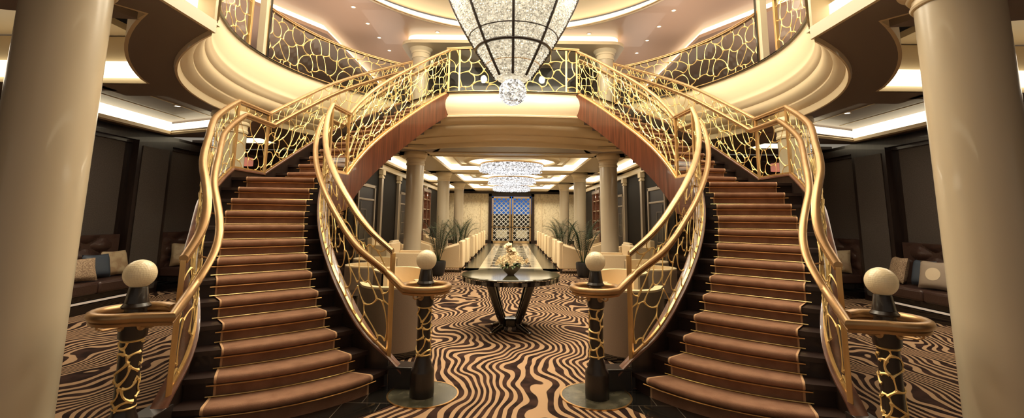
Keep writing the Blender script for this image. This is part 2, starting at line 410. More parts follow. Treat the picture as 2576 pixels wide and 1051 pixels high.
# lower deck ceiling: built as a fan of quads between the lip curve and a far outer rectangle
def lip_curve(rlip, nearx, by):
    """points of the opening outline at the ceiling, left half from the far centre round to the near corner (x<=0)"""
    pts = []
    # centre bulge, convex to the viewer
    xb = 2.15
    a_end = math.acos(xb/rlip)
    yb = OC[1]+rlip*math.sin(a_end)
    for i in range(13):
        t = i/12; x = -xb*t; y = by+(yb-by)*(t**2.2)
        pts.append(Vector((x, y, 0)))
    a0 = PI-a_end; a1 = PI+math.acos(nearx/4.40)
    n = 44
    for i in range(1, n+1):
        a = a0+(a1-a0)*i/n; pts.append(Vector((OC[0]+4.40*math.cos(a), OC[1]+(rlip if math.sin(a) > 0 else 3.8)*math.sin(a), 0)))
    return pts
LIPZ = 3.11
lipL = lip_curve(4.28, 2.66, 9.9)
def bounded(pts):     # extend straight towards the camera
    return pts+[Vector((-2.66, y, 0)) for y in (3.0, 2.0, .8, -2.0)]
lipE = bounded(lipL)
# side recess outline (lit curved recess beside the near columns)
def ceiling_lower():
    mb = MB()
    # dark ceiling as polygons: strips from the lip outward. radial fan to x=-4.62 line ring, then the rest
    out = []
    ring2 = []
    for p in lipE:
        if p.y >= 10.30 and p.x > -2.6: ring2.append(Vector((p.x*1.02, 10.95 if p.y < 10.95 else 11, 0)))
        else:
            d = Vector((p.x-OC[0], p.y-OC[1], 0))
            R2 = 4.72 if p.y > 5.4 else 4.46+.26*max(0, (p.y-3.7)/1.7)
            if p.y > 3.7: ring2.append(Vector((OC[0]+d.x/d.length*R2, OC[1]+d.y/d.length*R2, 0)))
            else: ring2.append(Vector((-3.3, p.y, 0)))
    for i in range(len(lipE)-1):
        a, b = lipE[i], lipE[i+1]; c, d = ring2[i+1], ring2[i]
        mb.add([(p.x, p.y, LIPZ) for p in (a, b, c, d)]+[(p.x, p.y, LIPZ+.06) for p in (a, b, c, d)], [(3, 2, 1, 0), (4, 5, 6, 7), (3, 7, 6, 2), (0, 1, 5, 4)])
    return mb, ring2
for SG in (1, -1):
    mbc, ring2 = ceiling_lower()
    struct(mbc, 'ceiling', CEILD)
    # everything outside ring2: a slab at LIPZ except the two recesses, laid out as boxes
    mb = MB()
    zt = LIPZ+.06
    # far side between hall and lounge
    def wedge(seg, xo, mb):     # from ring2 points to x=xo
        for i in range(len(seg)-1):
            a, b = seg[i], seg[i+1]
            mb.add([(a.x, a.y, LIPZ), (b.x, b.y, LIPZ), (xo, b.y, LIPZ), (xo, a.y, LIPZ), (a.x, a.y, zt), (b.x, b.y, zt), (xo, b.y, zt), (xo, a.y, zt)],
                   [(0, 1, 2, 3), (7, 6, 5, 4), (0, 4, 5, 1)])
    far = [p for p in ring2 if p.x <= -2.15 and p.y > 8.0]
    wedge(far, -5.3, mb)
    mid = [far[-1]]+[p for p in ring2 if 5.42 < p.y <= 8.0 and p.x < -3.9]
    mid.append(Vector((-4.50, 5.42, 0)))
    wedge(mid, -4.75, mb)
    mb.b2(-5.3, -4.74, 5.42, 6.0, LIPZ, zt)
    mb.b2(-7.2, -5.2, 5.42, 5.75, LIPZ, zt)
    mb.b2(-7.2, -5.3, 8.55, 9.30, LIPZ, zt); mb.b2(-7.2, -3.9, 9.98, 10.9, LIPZ, zt); mb.b2(-7.2, -4.3, 9.2, 10.1, LIPZ+.24, LIPZ+.28)
    mb.b2(-7.2, -6.62, 5.75, 8.55, LIPZ-.02, zt); 
    mb.add([(-6.62, 8.56, LIPZ-.01), (-4.74, 7.80, LIPZ-.01), (-4.74, 8.8, LIPZ-.01), (-6.62, 8.8, LIPZ-.01)], [(0, 1, 2, 3)])
    mb.poly([(-3.28, -3), (-3.28, 3.2), (-3.12, 3.56), (-3.6, 3.5), (-5, 3.2), (-9, 3.0), (-9, -3)], LIPZ, zt)
    struct(mb, 'ceiling', CEILD)
    # recess beside the near column: raised ceiling, curved riser, lit cove
    mb = MB(); mb.poly([(-9, 2.0), (-3.4, 2.0), (-3.4, 4.0), (-4.75, 5.0), (-4.75, 5.5), (-9, 5.5)], LIPZ+.62, LIPZ+.7); struct(mb, 'ceiling', CREAM)
    mb = MB(); arc = [p for p in ring2 if p.y < 5.42 and p.y > 2.9 and p.x < -2.9]
    mb.sweep([(p.x, p.y, LIPZ) for p in arc], [(0, 0), (-.03, 0), (-.03, .6), (0, .6)])
    mb.b2(-9, -4.45, 5.40, 5.44, LIPZ, LIPZ+.6)
    struct(mb, 'trim_4', CREAM)
    mb = MB(); mb.b2(-7.3, -4.5, 5.34, 5.385, LIPZ+.06, LIPZ+.26); struct(mb, 'trim_5', COVE)
    # lounge tray ceiling
    mb = MB()
    mb.b2(-6.75, -4.7, 5.7, 8.6, LIPZ+.16, LIPZ+.2); struct(mb, 'ceiling', CEILD)
    mb = MB()
    for x in (-6.1, -5.45, -4.9): mb.b2(x-.006, x+.006, 5.75, 8.2, LIPZ+.152, LIPZ+.161)
    struct(mb, 'trim_6', CREAM)
    mb = MB(); mb.b2(-6.64, -6.60, 5.75, 8.55, LIPZ-.01, LIPZ+.165); mb.tube([(-6.62, 8.56, LIPZ+.07), (-4.74, 7.80, LIPZ+.07)], .065, 4)
    struct(mb, 'trim_7', COVE)
    mb = MB(); mb.b2(-6.72, -6.60, 5.75, 8.6, LIPZ-.07, LIPZ-.012); mb.tube([(-6.66, 8.60, LIPZ-.04), (-4.74, 7.83, LIPZ-.04)], .035, 4)
    struct(mb, 'trim_8', CREAM)
    mb = MB(); mb.b2(-6.75, -4.4, 9.95, 9.975, LIPZ+.01, LIPZ+.22); struct(mb, 'trim_9', COVE)
    # fascia of the opening: mouldings
    lipf = lipL
    path_n = []
    N = len(lipf)
    vs = []; fs = []
    # profile (k, z): k = 0 at the lip, 1 at the top edge;  mapped between lip point and top point
    PF = [(-.05, 3.11), (.0, 3.075), (.06, 3.08), (.10, 3.12), (.11, 3.17), (.30, 3.20), (.42, 3.235), (.46, 3.25), (.46, 3.275), (.60, 3.30), (.72, 3.345), (.77, 3.38), (.79, 3.41), (.79, 3.44),
          (.86, 3.455), (.95, 3.50), (.985, 3.54), (1.02, 3.555), (1.03, 3.58), (1.0, 3.60), (1.03, 3.66), (1.06, 3.74), (1.07, 3.82), (1.06, 3.90), (1.03, 3.97), (1.0, 4.01), (.99, 4.06), (1.02, 4.065), (1.02, 4.08)]
    tops = []
    for i, p in enumerate(lipf):
        if i <= 12:
            t = i/12; x = p.x*(.72+.0*t) ; y = 8.98+.12*(x/1.4)**2
            if t > .9: pass
            tops.append(Vector((x, y, 0)))
        else:
            f_ = (i-12)/(N-13); d0 = lipf[13]; aa0 = math.atan2(d0.y-OC[1], d0.x); aa1 = PI+math.acos(3.05/4.08); aa = aa0+(aa1-aa0)*f_
            tops.append(Vector((4.08*math.cos(aa), OC[1]+(3.88 if math.sin(aa) > 0 else 3.58)*math.sin(aa), 0)))
    # blend: after the bulge end jump from the stair landing to the ring circle happens behind the stairs
    for i, p in enumerate(lipf):
        for k, z in PF: q = p.lerp(tops[i], k); vs.append((q.x, q.y, z))
    K = len(PF)
    for i in range(N-1):
        for k in range(K-1): fs.append((i*K+k, (i+1)*K+k, (i+1)*K+k+1, i*K+k+1))
    mb = MB(); mb.add(vs, fs); 
    struct(mb, 'trim_10', CREAM, smooth=True, crease=35)
    mb = MB()
    mb.sweep([(p.x, p.y, 4.08) for p in tops], [(-.012, -.012), (.04, -.012), (.04, .008), (-.012, .008)]); struct(mb, 'trim_11', BLACK)
    # near straight beam: cream ledge with cove above
    mb = MB(); mb.b2(-2.67, -2.64, -2.5, 3.80, LIPZ-.01, LIPZ+.10); mb.b2(-2.86, -2.66, -2.5, 3.88, LIPZ+.08, LIPZ+.10); mb.b2(-2.86, -2.82, -2.5, 3.88, LIPZ+.10, 4.08)
    mb.poly([(-2.64, 3.76), (-2.86, 3.76), (-2.86, 3.84), (-2.70, 3.88)], LIPZ+.02, 4.06); struct(mb, 'trim_12', CREAM)
    mb = MB(); mb.b2(-2.82, -2.80, -2.4, 3.84, LIPZ+.13, LIPZ+.30); struct(mb, 'trim_13', COVE)
    # upper deck floor slab outside the ring
    mb = MB()
    for i in range(len(tops)-1):
        a, b = tops[i], tops[i+1]
        def o_(p, f): return Vector((p.x*f if abs(p.x) > 1 else p.x*f, OC[1]+(p.y-OC[1])*f, 0))
        c, d = o_(b, 2.0), o_(a, 2.0)
        mb.add([(q.x, q.y, 4.06) for q in (a, b, c, d)], [(0, 1, 2, 3)])
    struct(mb, 'floor', PANEL)
    # upper ceiling: ring recess edge and raised panel
SG = 1
ZC = 6.1
mb = MB(); n = 64; Rr = 3.65; vs = []
def sqp(a, X0=-9, X1=9, Y0=-3, Y1=26):
    c, s_ = math.cos(a), math.sin(a); t = 1e9
    if c > 1e-9: t = min(t, (X1-OC[0])/c)
    if c < -1e-9: t = min(t, (X0-OC[0])/c)
    if s_ > 1e-9: t = min(t, (Y1-7.0)/s_)
    if s_ < -1e-9: t = min(t, (Y0-7.0)/s_)
    return (OC[0]+c*t, 7.0+s_*t)
angs = sorted([2*PI*i/n for i in range(n)]+[math.atan2(y-7, x) % (2*PI) for x, y in ((-9, -3), (9, -3), (9, 26), (-9, 26))])
m_ = len(angs)
for a in angs: vs.append((Rr*math.cos(a), 7+Rr*math.sin(a), ZC))
for a in angs: x, y = sqp(a); vs.append((x, y, ZC))
mb.add(vs, [(i, (i+1) % m_, (i+1) % m_+m_, i+m_) for i in range(m_)]); struct(mb, 'ceiling', CEILU, recalc=False)
mb = MB(); mb.lathe([(Rr-.02, -.03), (Rr+.03, -.03), (Rr+.03, .02), (Rr, .03), (Rr-.02, 0)], (0, 7, ZC), 72, cap=False); struct(mb, 'trim_15', CREAM, smooth=True)
mb = MB(); mb.lathe([(Rr+.30, 0.02), (Rr+.34, .30)], (0, 7, ZC), 72, cap=False); struct(mb, 'trim_16', COVE, smooth=True)
mb = MB(); mb.lathe([(Rr+.35, .34), (2.4, .36), (2.35, .45), (0.0, .46)], (0, 7, ZC), 72, cap=False); struct(mb, 'ceiling', CREAM, smooth=True)
mb = MB(); mb.lathe([(2.6, .30), (2.42, .34), (2.42, .42)], (0, 7, ZC), 72, cap=False); struct(mb, 'trim_17', CEILU, smooth=True)
# soffit with rounded corners above the rear columns, with cove band
def rrect(x0, x1, y0, y1, r, n=8):
    P = []
    for cx, cy, a in ((x1-r, y0+r, -PI/2), (x1-r, y1-r, 0), (x0+r, y1-r, PI/2), (x0+r, y0+r, PI)):
        for i in range(n+1): P.append((cx+r*math.cos(a+PI/2*i/n), cy+r*math.sin(a+PI/2*i/n)))
    return P
mb = MB(); mb.poly(rrect(-2.85, 2.85, 10.75, 17, .35), ZC-.26, ZC-.18); struct(mb, 'ceiling', CREAM, mirror=False)
mb = MB(); mb.poly(rrect(-2.72, 2.72, 10.88, 17, .3), ZC-.18, ZC-.001); struct(mb, 'trim_18', COVE, mirror=False)
mb = MB(); mb.b2(-2.9, 2.9, 12.6, 12.75, 4.05, ZC-.26); struct(mb, 'wall_upper', BLACK, mirror=False)
for SG in (1, -1):
    # outer octagonal soffit (left) with cove
    poly = [(-4.5, 15.5), (-4.5, 10.35), (-6.6, 6.9), (-6.6, -2), (-9, -2), (-9, 15.5)]
    mb = MB(); mb.poly(poly, ZC-.24, ZC-.16); struct(mb, 'ceiling', CEILU)
    poly2 = [(-4.62, 15.5), (-4.62, 10.38), (-6.72, 6.93), (-6.72, -2), (-8.9, -2), (-8.9, 15.5)]
    mb = MB(); mb.poly(poly2, ZC-.16, ZC-.002); struct(mb, 'trim_19', COVE)
    mb = MB(); mb.b2(-9, -8.9, -2, 15.5, 4.06, ZC); mb.b2(-9, -2.9, 15.4, 15.5, 4.06, ZC); struct(mb, 'wall_upper', PANEL)
SG = 1
# walls lower deck
for SG, nm in ((1, 'wall_left'), (-1, 'wall_right')):
    mb = MB(); mb.b2(-7.3, -7.12, -2, 11.2, 0, LIPZ); struct(mb, nm, DARKW)
    mb = MB()
    for y0, y1 in ((2.5, 5.2), (5.45, 8.15), (9.2, 11.0)): mb.b2(-7.12, -7.10, y0, y1, 1.15, 2.82)
    struct(mb, nm.replace('wall', 'trim'), PANEL)
    mb = MB(); mb.b2(-7.12, -6.93, 8.25, 9.08, 0, 2.88); mb.b2(-7.12, -6.98, -2, 11, 2.88, 3.02); mb.b2(-7.12, -7.05, -2, 11, 2.82, 2.88)
    struct(mb, 'trim_20', DARKW)
    mb = MB(); mb.b2(-6.925, -6.915, 8.34, 8.99, .1, 2.78); struct(mb, 'trim_21', PANEL)
    mb = MB(); mb.b2(-7.3, -4.4, 11.0, 11.15, 0, LIPZ); struct(mb, 'wall_rear', DARKW)
    # hall side wall
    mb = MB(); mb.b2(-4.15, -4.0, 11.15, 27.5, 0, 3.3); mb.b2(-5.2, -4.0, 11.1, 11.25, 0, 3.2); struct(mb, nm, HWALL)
    mb = MB(); mb.b2(-4.0, -3.9, 11.2, 27.5, 2.92, 3.08); struct(mb, 'trim_22', CREAM)
# back wall
SG = 1
mb = MB(); mb.b2(-4.1, -1.38, 27.5, 27.7, 0, 3.35); mb.b2(1.38, 4.1, 27.5, 27.7, 0, 3.35); mb.b2(-1.38, 1.38, 27.5, 27.7, 2.95, 3.35)
struct(mb, 'wall_back', ONYX, mirror=False)
mb = MB()
for sx in (-1, 1):
    x = sx*2.55
    for a in ((x-.75, x-.70, .5, 2.6), (x+.70, x+.75, .5, 2.6)): mb.b2(a[0], a[1], 27.46, 27.5, a[2], a[3])
    mb.b2(x-.75, x+.75, 27.46, 27.5, 2.55, 2.6); mb.b2(x-.75, x+.75, 27.46, 27.5, .45, .5)
struct(mb, 'trim_23', CAPM, mirror=False)
mb = MB(); mb.b2(-4.1, 4.1, 27.4, 27.5, 2.98, 3.2); struct(mb, 'trim_24', DARKW, mirror=False)
mb = MB(); mb.b2(-4.1, -1.38, 27.4, 27.5, 0, .2); mb.b2(1.38, 4.1, 27.4, 27.5, 0, .2); struct(mb, 'baseboard_back', DARKW, mirror=False)
# ---------------- hall ceiling with coffers
mb = MB()
ZH = 3.12
for y0, y1 in ((10.3, 10.5), (11.05, 11.75), (15.7, 16.5), (20.3, 21.2), (25.4, 27.5)): mb.b2(-4.1, 4.1, y0, y1, ZH, ZH+.05)
for sx in (-1, 1):
    mb.b2(*sorted((sx*2.15, sx*2.95)), 10.9, 27.5, ZH, ZH+.05); mb.b2(*sorted((sx*3.75, sx*4.1)), 10.9, 27.5, ZH, ZH+.05)
mb.b2(-4.1, 4.1, 10.6, 27.5, ZH+.26, ZH+.3)
struct(mb, 'ceiling', CEILC, mirror=False)
def frame_strip(mb, x0, x1, y0, y1, z0, z1, t):
    mb.b2(x0, x0+t, y0, y1, z0, z1); mb.b2(x1-t, x1, y0, y1, z0, z1); mb.b2(x0, x1, y0, y0+t, z0, z1); mb.b2(x0, x1, y1-t, y1, z0, z1)
mb = MB(); mt = MB(); mi_ = MB()
for y0, y1 in ((11.75, 15.7), (16.5, 20.3), (21.2, 25.4)):
    for x0, x1 in ((-2.15, 2.15), (-3.75, -2.95), (2.95, 3.75)):
        frame_strip(mb, x0-.02, x1+.02, y0-.02, y1+.02, ZH+.05, ZH+.25, .03)
        frame_strip(mt, x0, x1, y0, y1, ZH-.02, ZH+.05, .035)
    frame_strip(mi_, -1.75, 1.75, y0+.4, y1-.4, ZH+.14, ZH+.20, .05)
struct(mb, 'trim_25', COVE, mirror=False); struct(mt, 'trim_26', CREAM, mirror=False); struct(mi_, 'trim_27', CREAM, mirror=False)
mb = MB(); mb.b2(-1.95, 1.95, 10.98, 11.02, ZH+.0, ZH+.24); struct(mb, 'trim_28', COVE, mirror=False)
mb = MB(); mb.b2(-2.1, 2.1, 10.45, 11.02, ZH+.24, ZH+.28); mb.b2(-2.1, 2.1, 11.0, 11.06, ZH-.03, ZH+.0); struct(mb, 'trim_29', CREAM, mirror=False)
# round rings around the hall chandeliers
for i, y in enumerate((13.45, 18.1, 22.7)):
    mb = MB(); mb.lathe([(1.42, .20), (1.46, .06), (1.40, .02), (1.30, .02), (1.28, .06), (1.28, .2)], (0, y, ZH), 48, cap=False); struct(mb, 'trim_%d' % (30+i), CREAM, smooth=True, mirror=False)
    mb = MB(); mb.lathe([(1.20, .235), (1.27, .235), (1.27, .08), (1.2, .08)], (0, y, ZH), 48, cap=False); struct(mb, 'trim_%d' % (33+i), COVE, mirror=False)

# ================================================================== COLUMNS
def column(loc, r, z0, z1, label, group, seam=False, plinth=.14, ch=.33):
    t = thing('column', loc, label, 'column', group, world=False, rz=0)
    H = z1-z0
    mb = MB(); mb.lathe([(r*1.12, 0), (r*1.12, plinth), (r*1.06, plinth+.02)], n=40); mb.build('base', BLACK, t, True, mirror=False)
    mb = MB(); mb.lathe([(r*1.06, plinth+.015), (r*1.04, plinth+.05), (r, plinth+.09), (r, H-ch+.01)], n=56); mb.build('shaft', COLM, t, True, mirror=False)
    cf = ch/.33; mb = MB(); mb.lathe([(a, H-(H-b)*cf) for a, b in ((r, H-.33), (r*1.07, H-.325), (r*1.10, H-.30), (r*1.07, H-.275), (r*1.03, H-.27), (r*1.03, H-.20), (r*1.12, H-.195), (r*1.16, H-.17), (r*1.12, H-.145),
        (r*1.18, H-.14), (r*1.26, H-.10), (r*1.36, H-.075), (r*1.38, H-.05), (r*1.34, H-.03), (r*1.34, H))], n=48); mb.build('capital', CAPM, t, True, mirror=False)
    if seam:
        a = seam
        mb = MB()
        for d in (-.022, .022):
            mb.box(((r+.0005)*math.cos(a+d), (r+.0005)*math.sin(a+d), H/2), (.004, .003, H-.7), rz=a)
        mb.build('seam', CHAIRB, t, mirror=False)
    return t
column((-2.95, 2.81, 0), .22, 0, LIPZ, 'cream round column in the left foreground, cut by the left edge of the photo', None, seam=math.radians(-150), ch=.13)
column((2.95, 2.81, 0), .22, 0, LIPZ, 'cream round column in the right foreground, moulded ring near its top', None, seam=math.radians(-30), ch=.17)
for sx, sn in ((-1, 'left'), (1, 'right')):
    for y, w_ in ((11.3, 'nearest to the stairs, first'), (16.1, 'second from the stairs'), (20.9, 'third from the stairs, farthest')):
        column((sx*2.44, y, 0), .215, 0, ZH, 'cream hall column of the %s row, %s' % (sn, w_), 'columns of the hall')
    column((sx*4.45, 7.0, 0), .215, 0, LIPZ, 'cream column behind the outer railing of the %s staircase landing' % sn, None)
    column((sx*2.40, 11.25, 4.06), .215, 4.06, ZC-.2, 'cream upper deck column behind the top of the %s staircase' % sn, None)
# upper slim posts and mirrored pilasters
for SG, sn in ((1, 'left'), (-1, 'right')):
    t = thing('pillar', (SG*-4.12, 7.05, 4.08), 'slim square cream pillar standing behind the balcony railing on the %s' % sn, 'pillar')
    mb = MB(); mb.box((-4.12, 7.05, 5.05), (.11, .11, 1.94)); mb.build('shaft', COLM, t, bevel=.004)
    mb = MB(); mb.box((-4.05, 7.11, 4.95), (.02, .03, 1.74)); mb.build('dark_bar', BLACK, t)  # plain black bar beside the pillar
SG = 1
# ================================================================== STAIRCASES
def nose(k, u, extra=0):
    """plan point on nosing k (1..26), u 0 outer .. 1 inner between stair edges"""
    if k <= 13:
        a = EO1[k-1]; b = EI1[k-1]; a = Vector((a.x, a.y)); b = Vector((b.x, b.y))
        sag = {1: .21, 2: .13, 3: .08, 4: .045, 5: .025, 6: .012}.get(k, 0)
    else:
        i = k-13; a = Vector(Q2[i][0]); b = Vector(Q2[i][1]); sag = 0
    p = a.lerp(b, u)
    if sag:
        d = (b-a).normalized(); n = Vector((d.y, -d.x)); p = p+n*sag*4*u*(1-u)
    return p
def mk_steps():
    st = []
    for k in range(1, 27): st.append(k)
    return st
def carpet_u(k):
    if k <= 13:
        a = EO1[k-1]; b = EI1[k-1]; W = (b-a).length; return .19/W, 1-.17/W
    return .16, .84
for SG, sn in ((1, 'left'), (-1, 'right')):
    t = thing('staircase', (SG*-2.3, 4.6, 0), 'curved %s-hand staircase with brown carpet runner and dark rosewood stringers' % sn, 'staircase')
    U = [i/10 for i in range(11)]
    for k in range(1, 27):
        mb = MB(); z = k*R_
        def nxt(u):
            if k < 26:
                if k == 13: return nose(14, u)
                return nose(k+1, u)
            return nose(26, u)+(nose(26, u)-nose(25, u))*1.2
        zb = 0 if k <= 4 else (k-1)*R_-.14
        A = [nose(k, u) for u in U]; B = [nxt(u) for u in U]
        if k == 13:  # landing, via corner points
            pass
        A2 = [a+(b-a).normalized()*.03 for a, b in zip(A, B)]; B2 = [b+(b-a).normalized()*.05 for a, b in zip(A, B)]
        mb.poly([tuple(p) for p in A2]+[tuple(p) for p in reversed(B2)], zb, z-.035)
        if k == 13:
            outer = [tuple(A[0]), tuple(A[-1]), (-2.49, 6.3), tuple(B2[-1]), tuple(B2[0]), (-3.75, 6.4)]
            mb.poly([tuple(p) for p in A]+[tuple(p) for p in reversed(B2)], z-.035, z)
        else:
            mb.poly([tuple(p) for p in A]+[tuple(p) for p in reversed(B2)], z-.035, z)
        s_ = mb.build('step', TREAD, t)
        # carpet piece
        u0, u1 = carpet_u(k); cols = [u0, u0+.012]+[u0+.012+(u1-u0-.024)*i/10 for i in range(1, 10)]+[u1-.012, u1]
        mb = MB(); vs = []; rows = 0
        for u in cols:
            a = nose(k, u)
            if k == 13:
                uu0, uu1 = carpet_u(14); un = uu0+(u-u0)/(u1-u0)*(uu1-uu0); b = nose(14, un)
            else: b = nxt(u)
            if k == 13: g = (nose(13, u)-nose(12, u)).normalized()
            else: g = (b-a).normalized()
            zr = (k-1)*R_
            prof = [(.022, zr), (.022, z-.050), (.012, z-.046), (-.004, z-.042), (-.012, z-.034), (-.016, z-.020), (-.013, z-.004), (-.004, z+.007), (.012, z+.011)]
            pr = [(a.x+g.x*d, a.y+g.y*d, zz) for d, zz in prof]
            e = b+(b-a).normalized()*.028; pr.append((e.x, e.y, z+.011)); rows = len(pr); vs += pr
        for i in range(len(cols)-1):
            mi = 1 if i in (0, len(cols)-2) else 0
            mb.add([], []); 
        b0 = len(mb.v); mb.v += vs
        for i in range(len(cols)-1):
            mi = 1 if i in (0, len(cols)-2) else 0
            for j in range(rows-1): mb.f.append((b0+i*rows+j, b0+(i+1)*rows+j, b0+(i+1)*rows+j+1, b0+i*rows+j+1)); mb.m.append(mi)
        c_ = mb.build('carpet_runner', [RUN, RUNB], s_, True, crease=80)
        for which in (0, 1):
            path = []
            for i in range(9):
                u = (u0-.035)+(u1-u0+.07)*i/8; a = nose(k, u); b = nose(14, u) if k == 13 else nxt(u); g = (b-a).normalized()
                zz = (k-1)*R_+.018 if which == 0 else z-.060
                path.append((a.x+g.x*.010, a.y+g.y*.010, zz))
            if k == 1 and which == 0: continue
            mb = MB(); mb.tube(path, .0055, 6); mb.build('stair_rod', ROD if which == 0 else RODC, s_, True)
    # stringers
    for j, nm in ((0, 'outer'), (1, 'inner')):
        p1, p2 = edge_path(j)
        full = p1+p2
        base = [Vector(p) for p in full]
        N = len(base); mb = MB(); sgn = 1 if j == 0 else -1
        vs = []; n1 = len(p1)
        # stringer wall thickness .05 outside the stair edge
        for i, p in enumerate(base):
            a = base[max(i-1, 0)]; b = base[min(i+1, N-1)]; tt = Vector((b.x-a.x, b.y-a.y, 0)).normalized(); nn = Vector((-tt.y, tt.x, 0))*sgn
            zt = p.z+.10
            if i < n1: zbot = 0 if p.z < 1.0 else max(0, p.z-.52)
            else: zbot = p.z-.40
            if i < n1 and p.z >= 1.0: zbot = max(0, min(p.z-.5, (p.z-1.0)*2.2))
            vs += [p+nn*.0+Vector((0, 0, zbot-p.z)), p+nn*.05+Vector((0, 0, zbot-p.z)), p+nn*.05+Vector((0, 0, zt-p.z)), p+Vector((0, 0, zt-p.z))]
        for i in range(N-1):
            for k in range(4): mb.f.append((i*4+k, (i+1)*4+k, (i+1)*4+(k+1) % 4, i*4+(k+1) % 4)); mb.m.append(0)
        mb.f += [(0, 1, 2, 3), ((N-1)*4+3, (N-1)*4+2, (N-1)*4+1, (N-1)*4)]; mb.m += [0, 0]; mb.v = [tuple(v) for v in vs]
        # flight 1 dark, flight 2 rosewood
        for fi, f in enumerate(mb.f):
            if min(f) >= (n1-3)*4 or fi == len(mb.f)-1: mb.m[fi] = 1
        s_ = mb.build('stringer', [DARKW, WOOD if j == 1 else DARKW], t, True, crease=40)
        # cap
        cp = [(-.035, .10), (.075, .10), (.075, .118), (.06, .128), (-.02, .128), (-.035, .118)]
        if j == 1: cp = [(-a, b) for a, b in cp]
        ext = base[0]+(base[0]-base[2]).normalized()*.17
        pp = [Vector((ext.x, ext.y, ext.z-.02))]+base
        mb = MB(); mb.sweep([tuple(p) for p in pp[:n1+1]], cp); mb.build('stringer_cap', CAPW, s_, True, crease=35)
        mb = MB(); mb.sweep([tuple(p) for p in pp[n1:]], [((a)*.5, b) for a, b in cp]); mb.build('stringer_cap', BRASS if j == 1 else CAPW, s_, True, crease=35)
    # plinth block under the inner stringer's foot
    p0 = EI1[0]; d = (EI1[0]-EI1[1]).normalized(); an = math.atan2(d.y, d.x)
    mb = MB(); c = Vector((p0.x, p0.y))+d*.13+Vector((.02, .05)); mb.box((c.x, c.y, .085), (.26, .15, .17), an); mb.box((c.x, c.y, .18), (.28, .17, .02), an)
    mb.build('plinth', POSTB, t, bevel=.006)
    p0 = EO1[0]; mb = MB(); c = Vector((p0.x-.03, p0.y-.10)); mb.box((c.x, c.y, .1), (.15, .22, .2), .1); mb.build('plinth', POSTB, t, bevel=.006)
    # soffit under both flights
    a1, a2 = edge_path(0); b1, b2 = edge_path(1)
    mb = MB(); A = a1+a2; B = b1+b2
    vs = []
    for i in range(len(A)):
        zz = A[i].z-.34
        vs += [(A[i].x, A[i].y, max(.02, zz)), (B[i].x, B[i].y, max(.02, zz))]
    mb.add(vs, [(2*i, 2*i+1, 2*i+3, 2*i+2) for i in range(len(A)-1)]); mb.build('soffit', CAPW, t, True)
    # ---- floor apron of black tile + newel disc
    ap = [nose(1, u) for u in U]; c0 = Vector((-1.75, 4.4))
    outp = []
    for i, p in enumerate(ap):
        dd = (p-c0).normalized(); outp.append(p+dd*.30)
    mb = MB(); mb.poly([tuple(p) for p in reversed(outp)]+[(p.x, p.y+.1) for p in ap], 0, .004); struct(mb, 'trim_36', DTILE)
    mb = MB(); mb.lathe([(.30, 0), (.30, .007), (0, .007)], (-.74, 4.10, 0), 48); struct(mb, 'trim_37', GMARB)
    mb = MB(); mb.lathe([(.305, 0), (.305, .0085), (.29, .0085)], (-.74, 4.10, 0), 48, cap=False); struct(mb, 'trim_38', RODC)
    # ---- balustrades
    for j, nm in ((0, 'outer'), (1, 'inner')):
        rail1, rail2 = edge_path(j, 0.0)
        b0 = rail1[0]
        bt = thing('balustrade', (SG*b0.x, b0.y, b0.z), 'gilded web balustrade on the %s side of the %s staircase' % ('outer' if j == 0 else 'inner', sn), 'balustrade')
        A = up_(rail1, 1.03)+up_(rail2, 1.03)
        mb = MB(); mb.sweep([tuple(p) for p in A], RAILP); mb.build('handrail', BRONZE, bt, True, crease=40)
        # lower tubular rail, inside the stair, elbow to the newel ring
        t1, t2 = edge_path(j, .10)
        Bp = up_(t1, .85)+up_(t2, .85)
        if j == 0: el = Vector((-2.0, 2.765, .90)); nc = Vector((-2.33, 2.90, .90))
        else: el = Vector((-.90, 3.925, .90)); nc = Vector((-.745, 4.06, .90))
        start = [el, el.lerp(Bp[0], .5)]
        mb = MB()
        rr = .20; a0 = math.atan2(el.y-nc.y, el.x-nc.x); dist = (Vector((el.x-nc.x, el.y-nc.y))).length
        ringp = [el]; 
        dirn = 1 if j == 1 else -1
        if j == 0:
            aa = [a0-.5-i*(2*PI-1.6)/30 for i in range(31)]
        else:
            aa = [a0+.45+i*(2*PI-1.0)/30 for i in range(31)]
        ringp += [Vector((nc.x+rr*math.cos(q), nc.y+rr*math.sin(q), .90)) for q in aa]
        mb.sweep([tuple(p) for p in list(reversed(ringp))[:-1]+start+Bp], TUBEP)
        mb.build('tube_handrail', BRONZE, bt, True, crease=45)
        # brackets joining rails
        full = rail1+rail2
        for q in range(6, len(full)-2, 9):
            p = full[q]; b = Bp[q]
            mb = MB(); mb.tube([(p.x, p.y, p.z+.80), (b.x, b.y, p.z+.78), (b.x, b.y, b.z-.03)], .007, 6); mb.tube([(p.x, p.y, p.z+.785), (p.x, p.y, p.z+.815)], .012, 8)
            mb.build('rail_bracket', BRONZE, bt, True)
        # end post and posts
        fi = [0, len(rail1)-1, len(rail1), len(full)-1]
        for q in fi:
            p = full[q]; mb = MB(); mb.box((p.x, p.y, p.z+.10+.46), (.035, .045, .92), .6 if q == 0 else 0); mb.build('post', BRASS, bt, bevel=.003)
        # glass
        mb = MB(); mb.sweep([tuple(p) for p in full], [(-.004, .15), (.004, .15), (.004, .98), (-.004, .98)]); mb.build('glass_panel', GLASS, bt)
        # lattices: flight 1 sparse, flight 2 denser
        sh = [p+Vector((0, 0, .15)) for p in rail1]
        lattice(sh[0:17], .85, .29, .0062, 14+j, skip=.06, sx=.62).build('lattice', LATT, bt, True)
        lattice(sh[16:], .85, .30, .0056, 21+j, skip=.04, sx=.50).build('lattice', LATT, bt, True)
        ld = [rail1[-1]+Vector((0, 0, .15)), rail2[0]+Vector((0, 0, .15))]
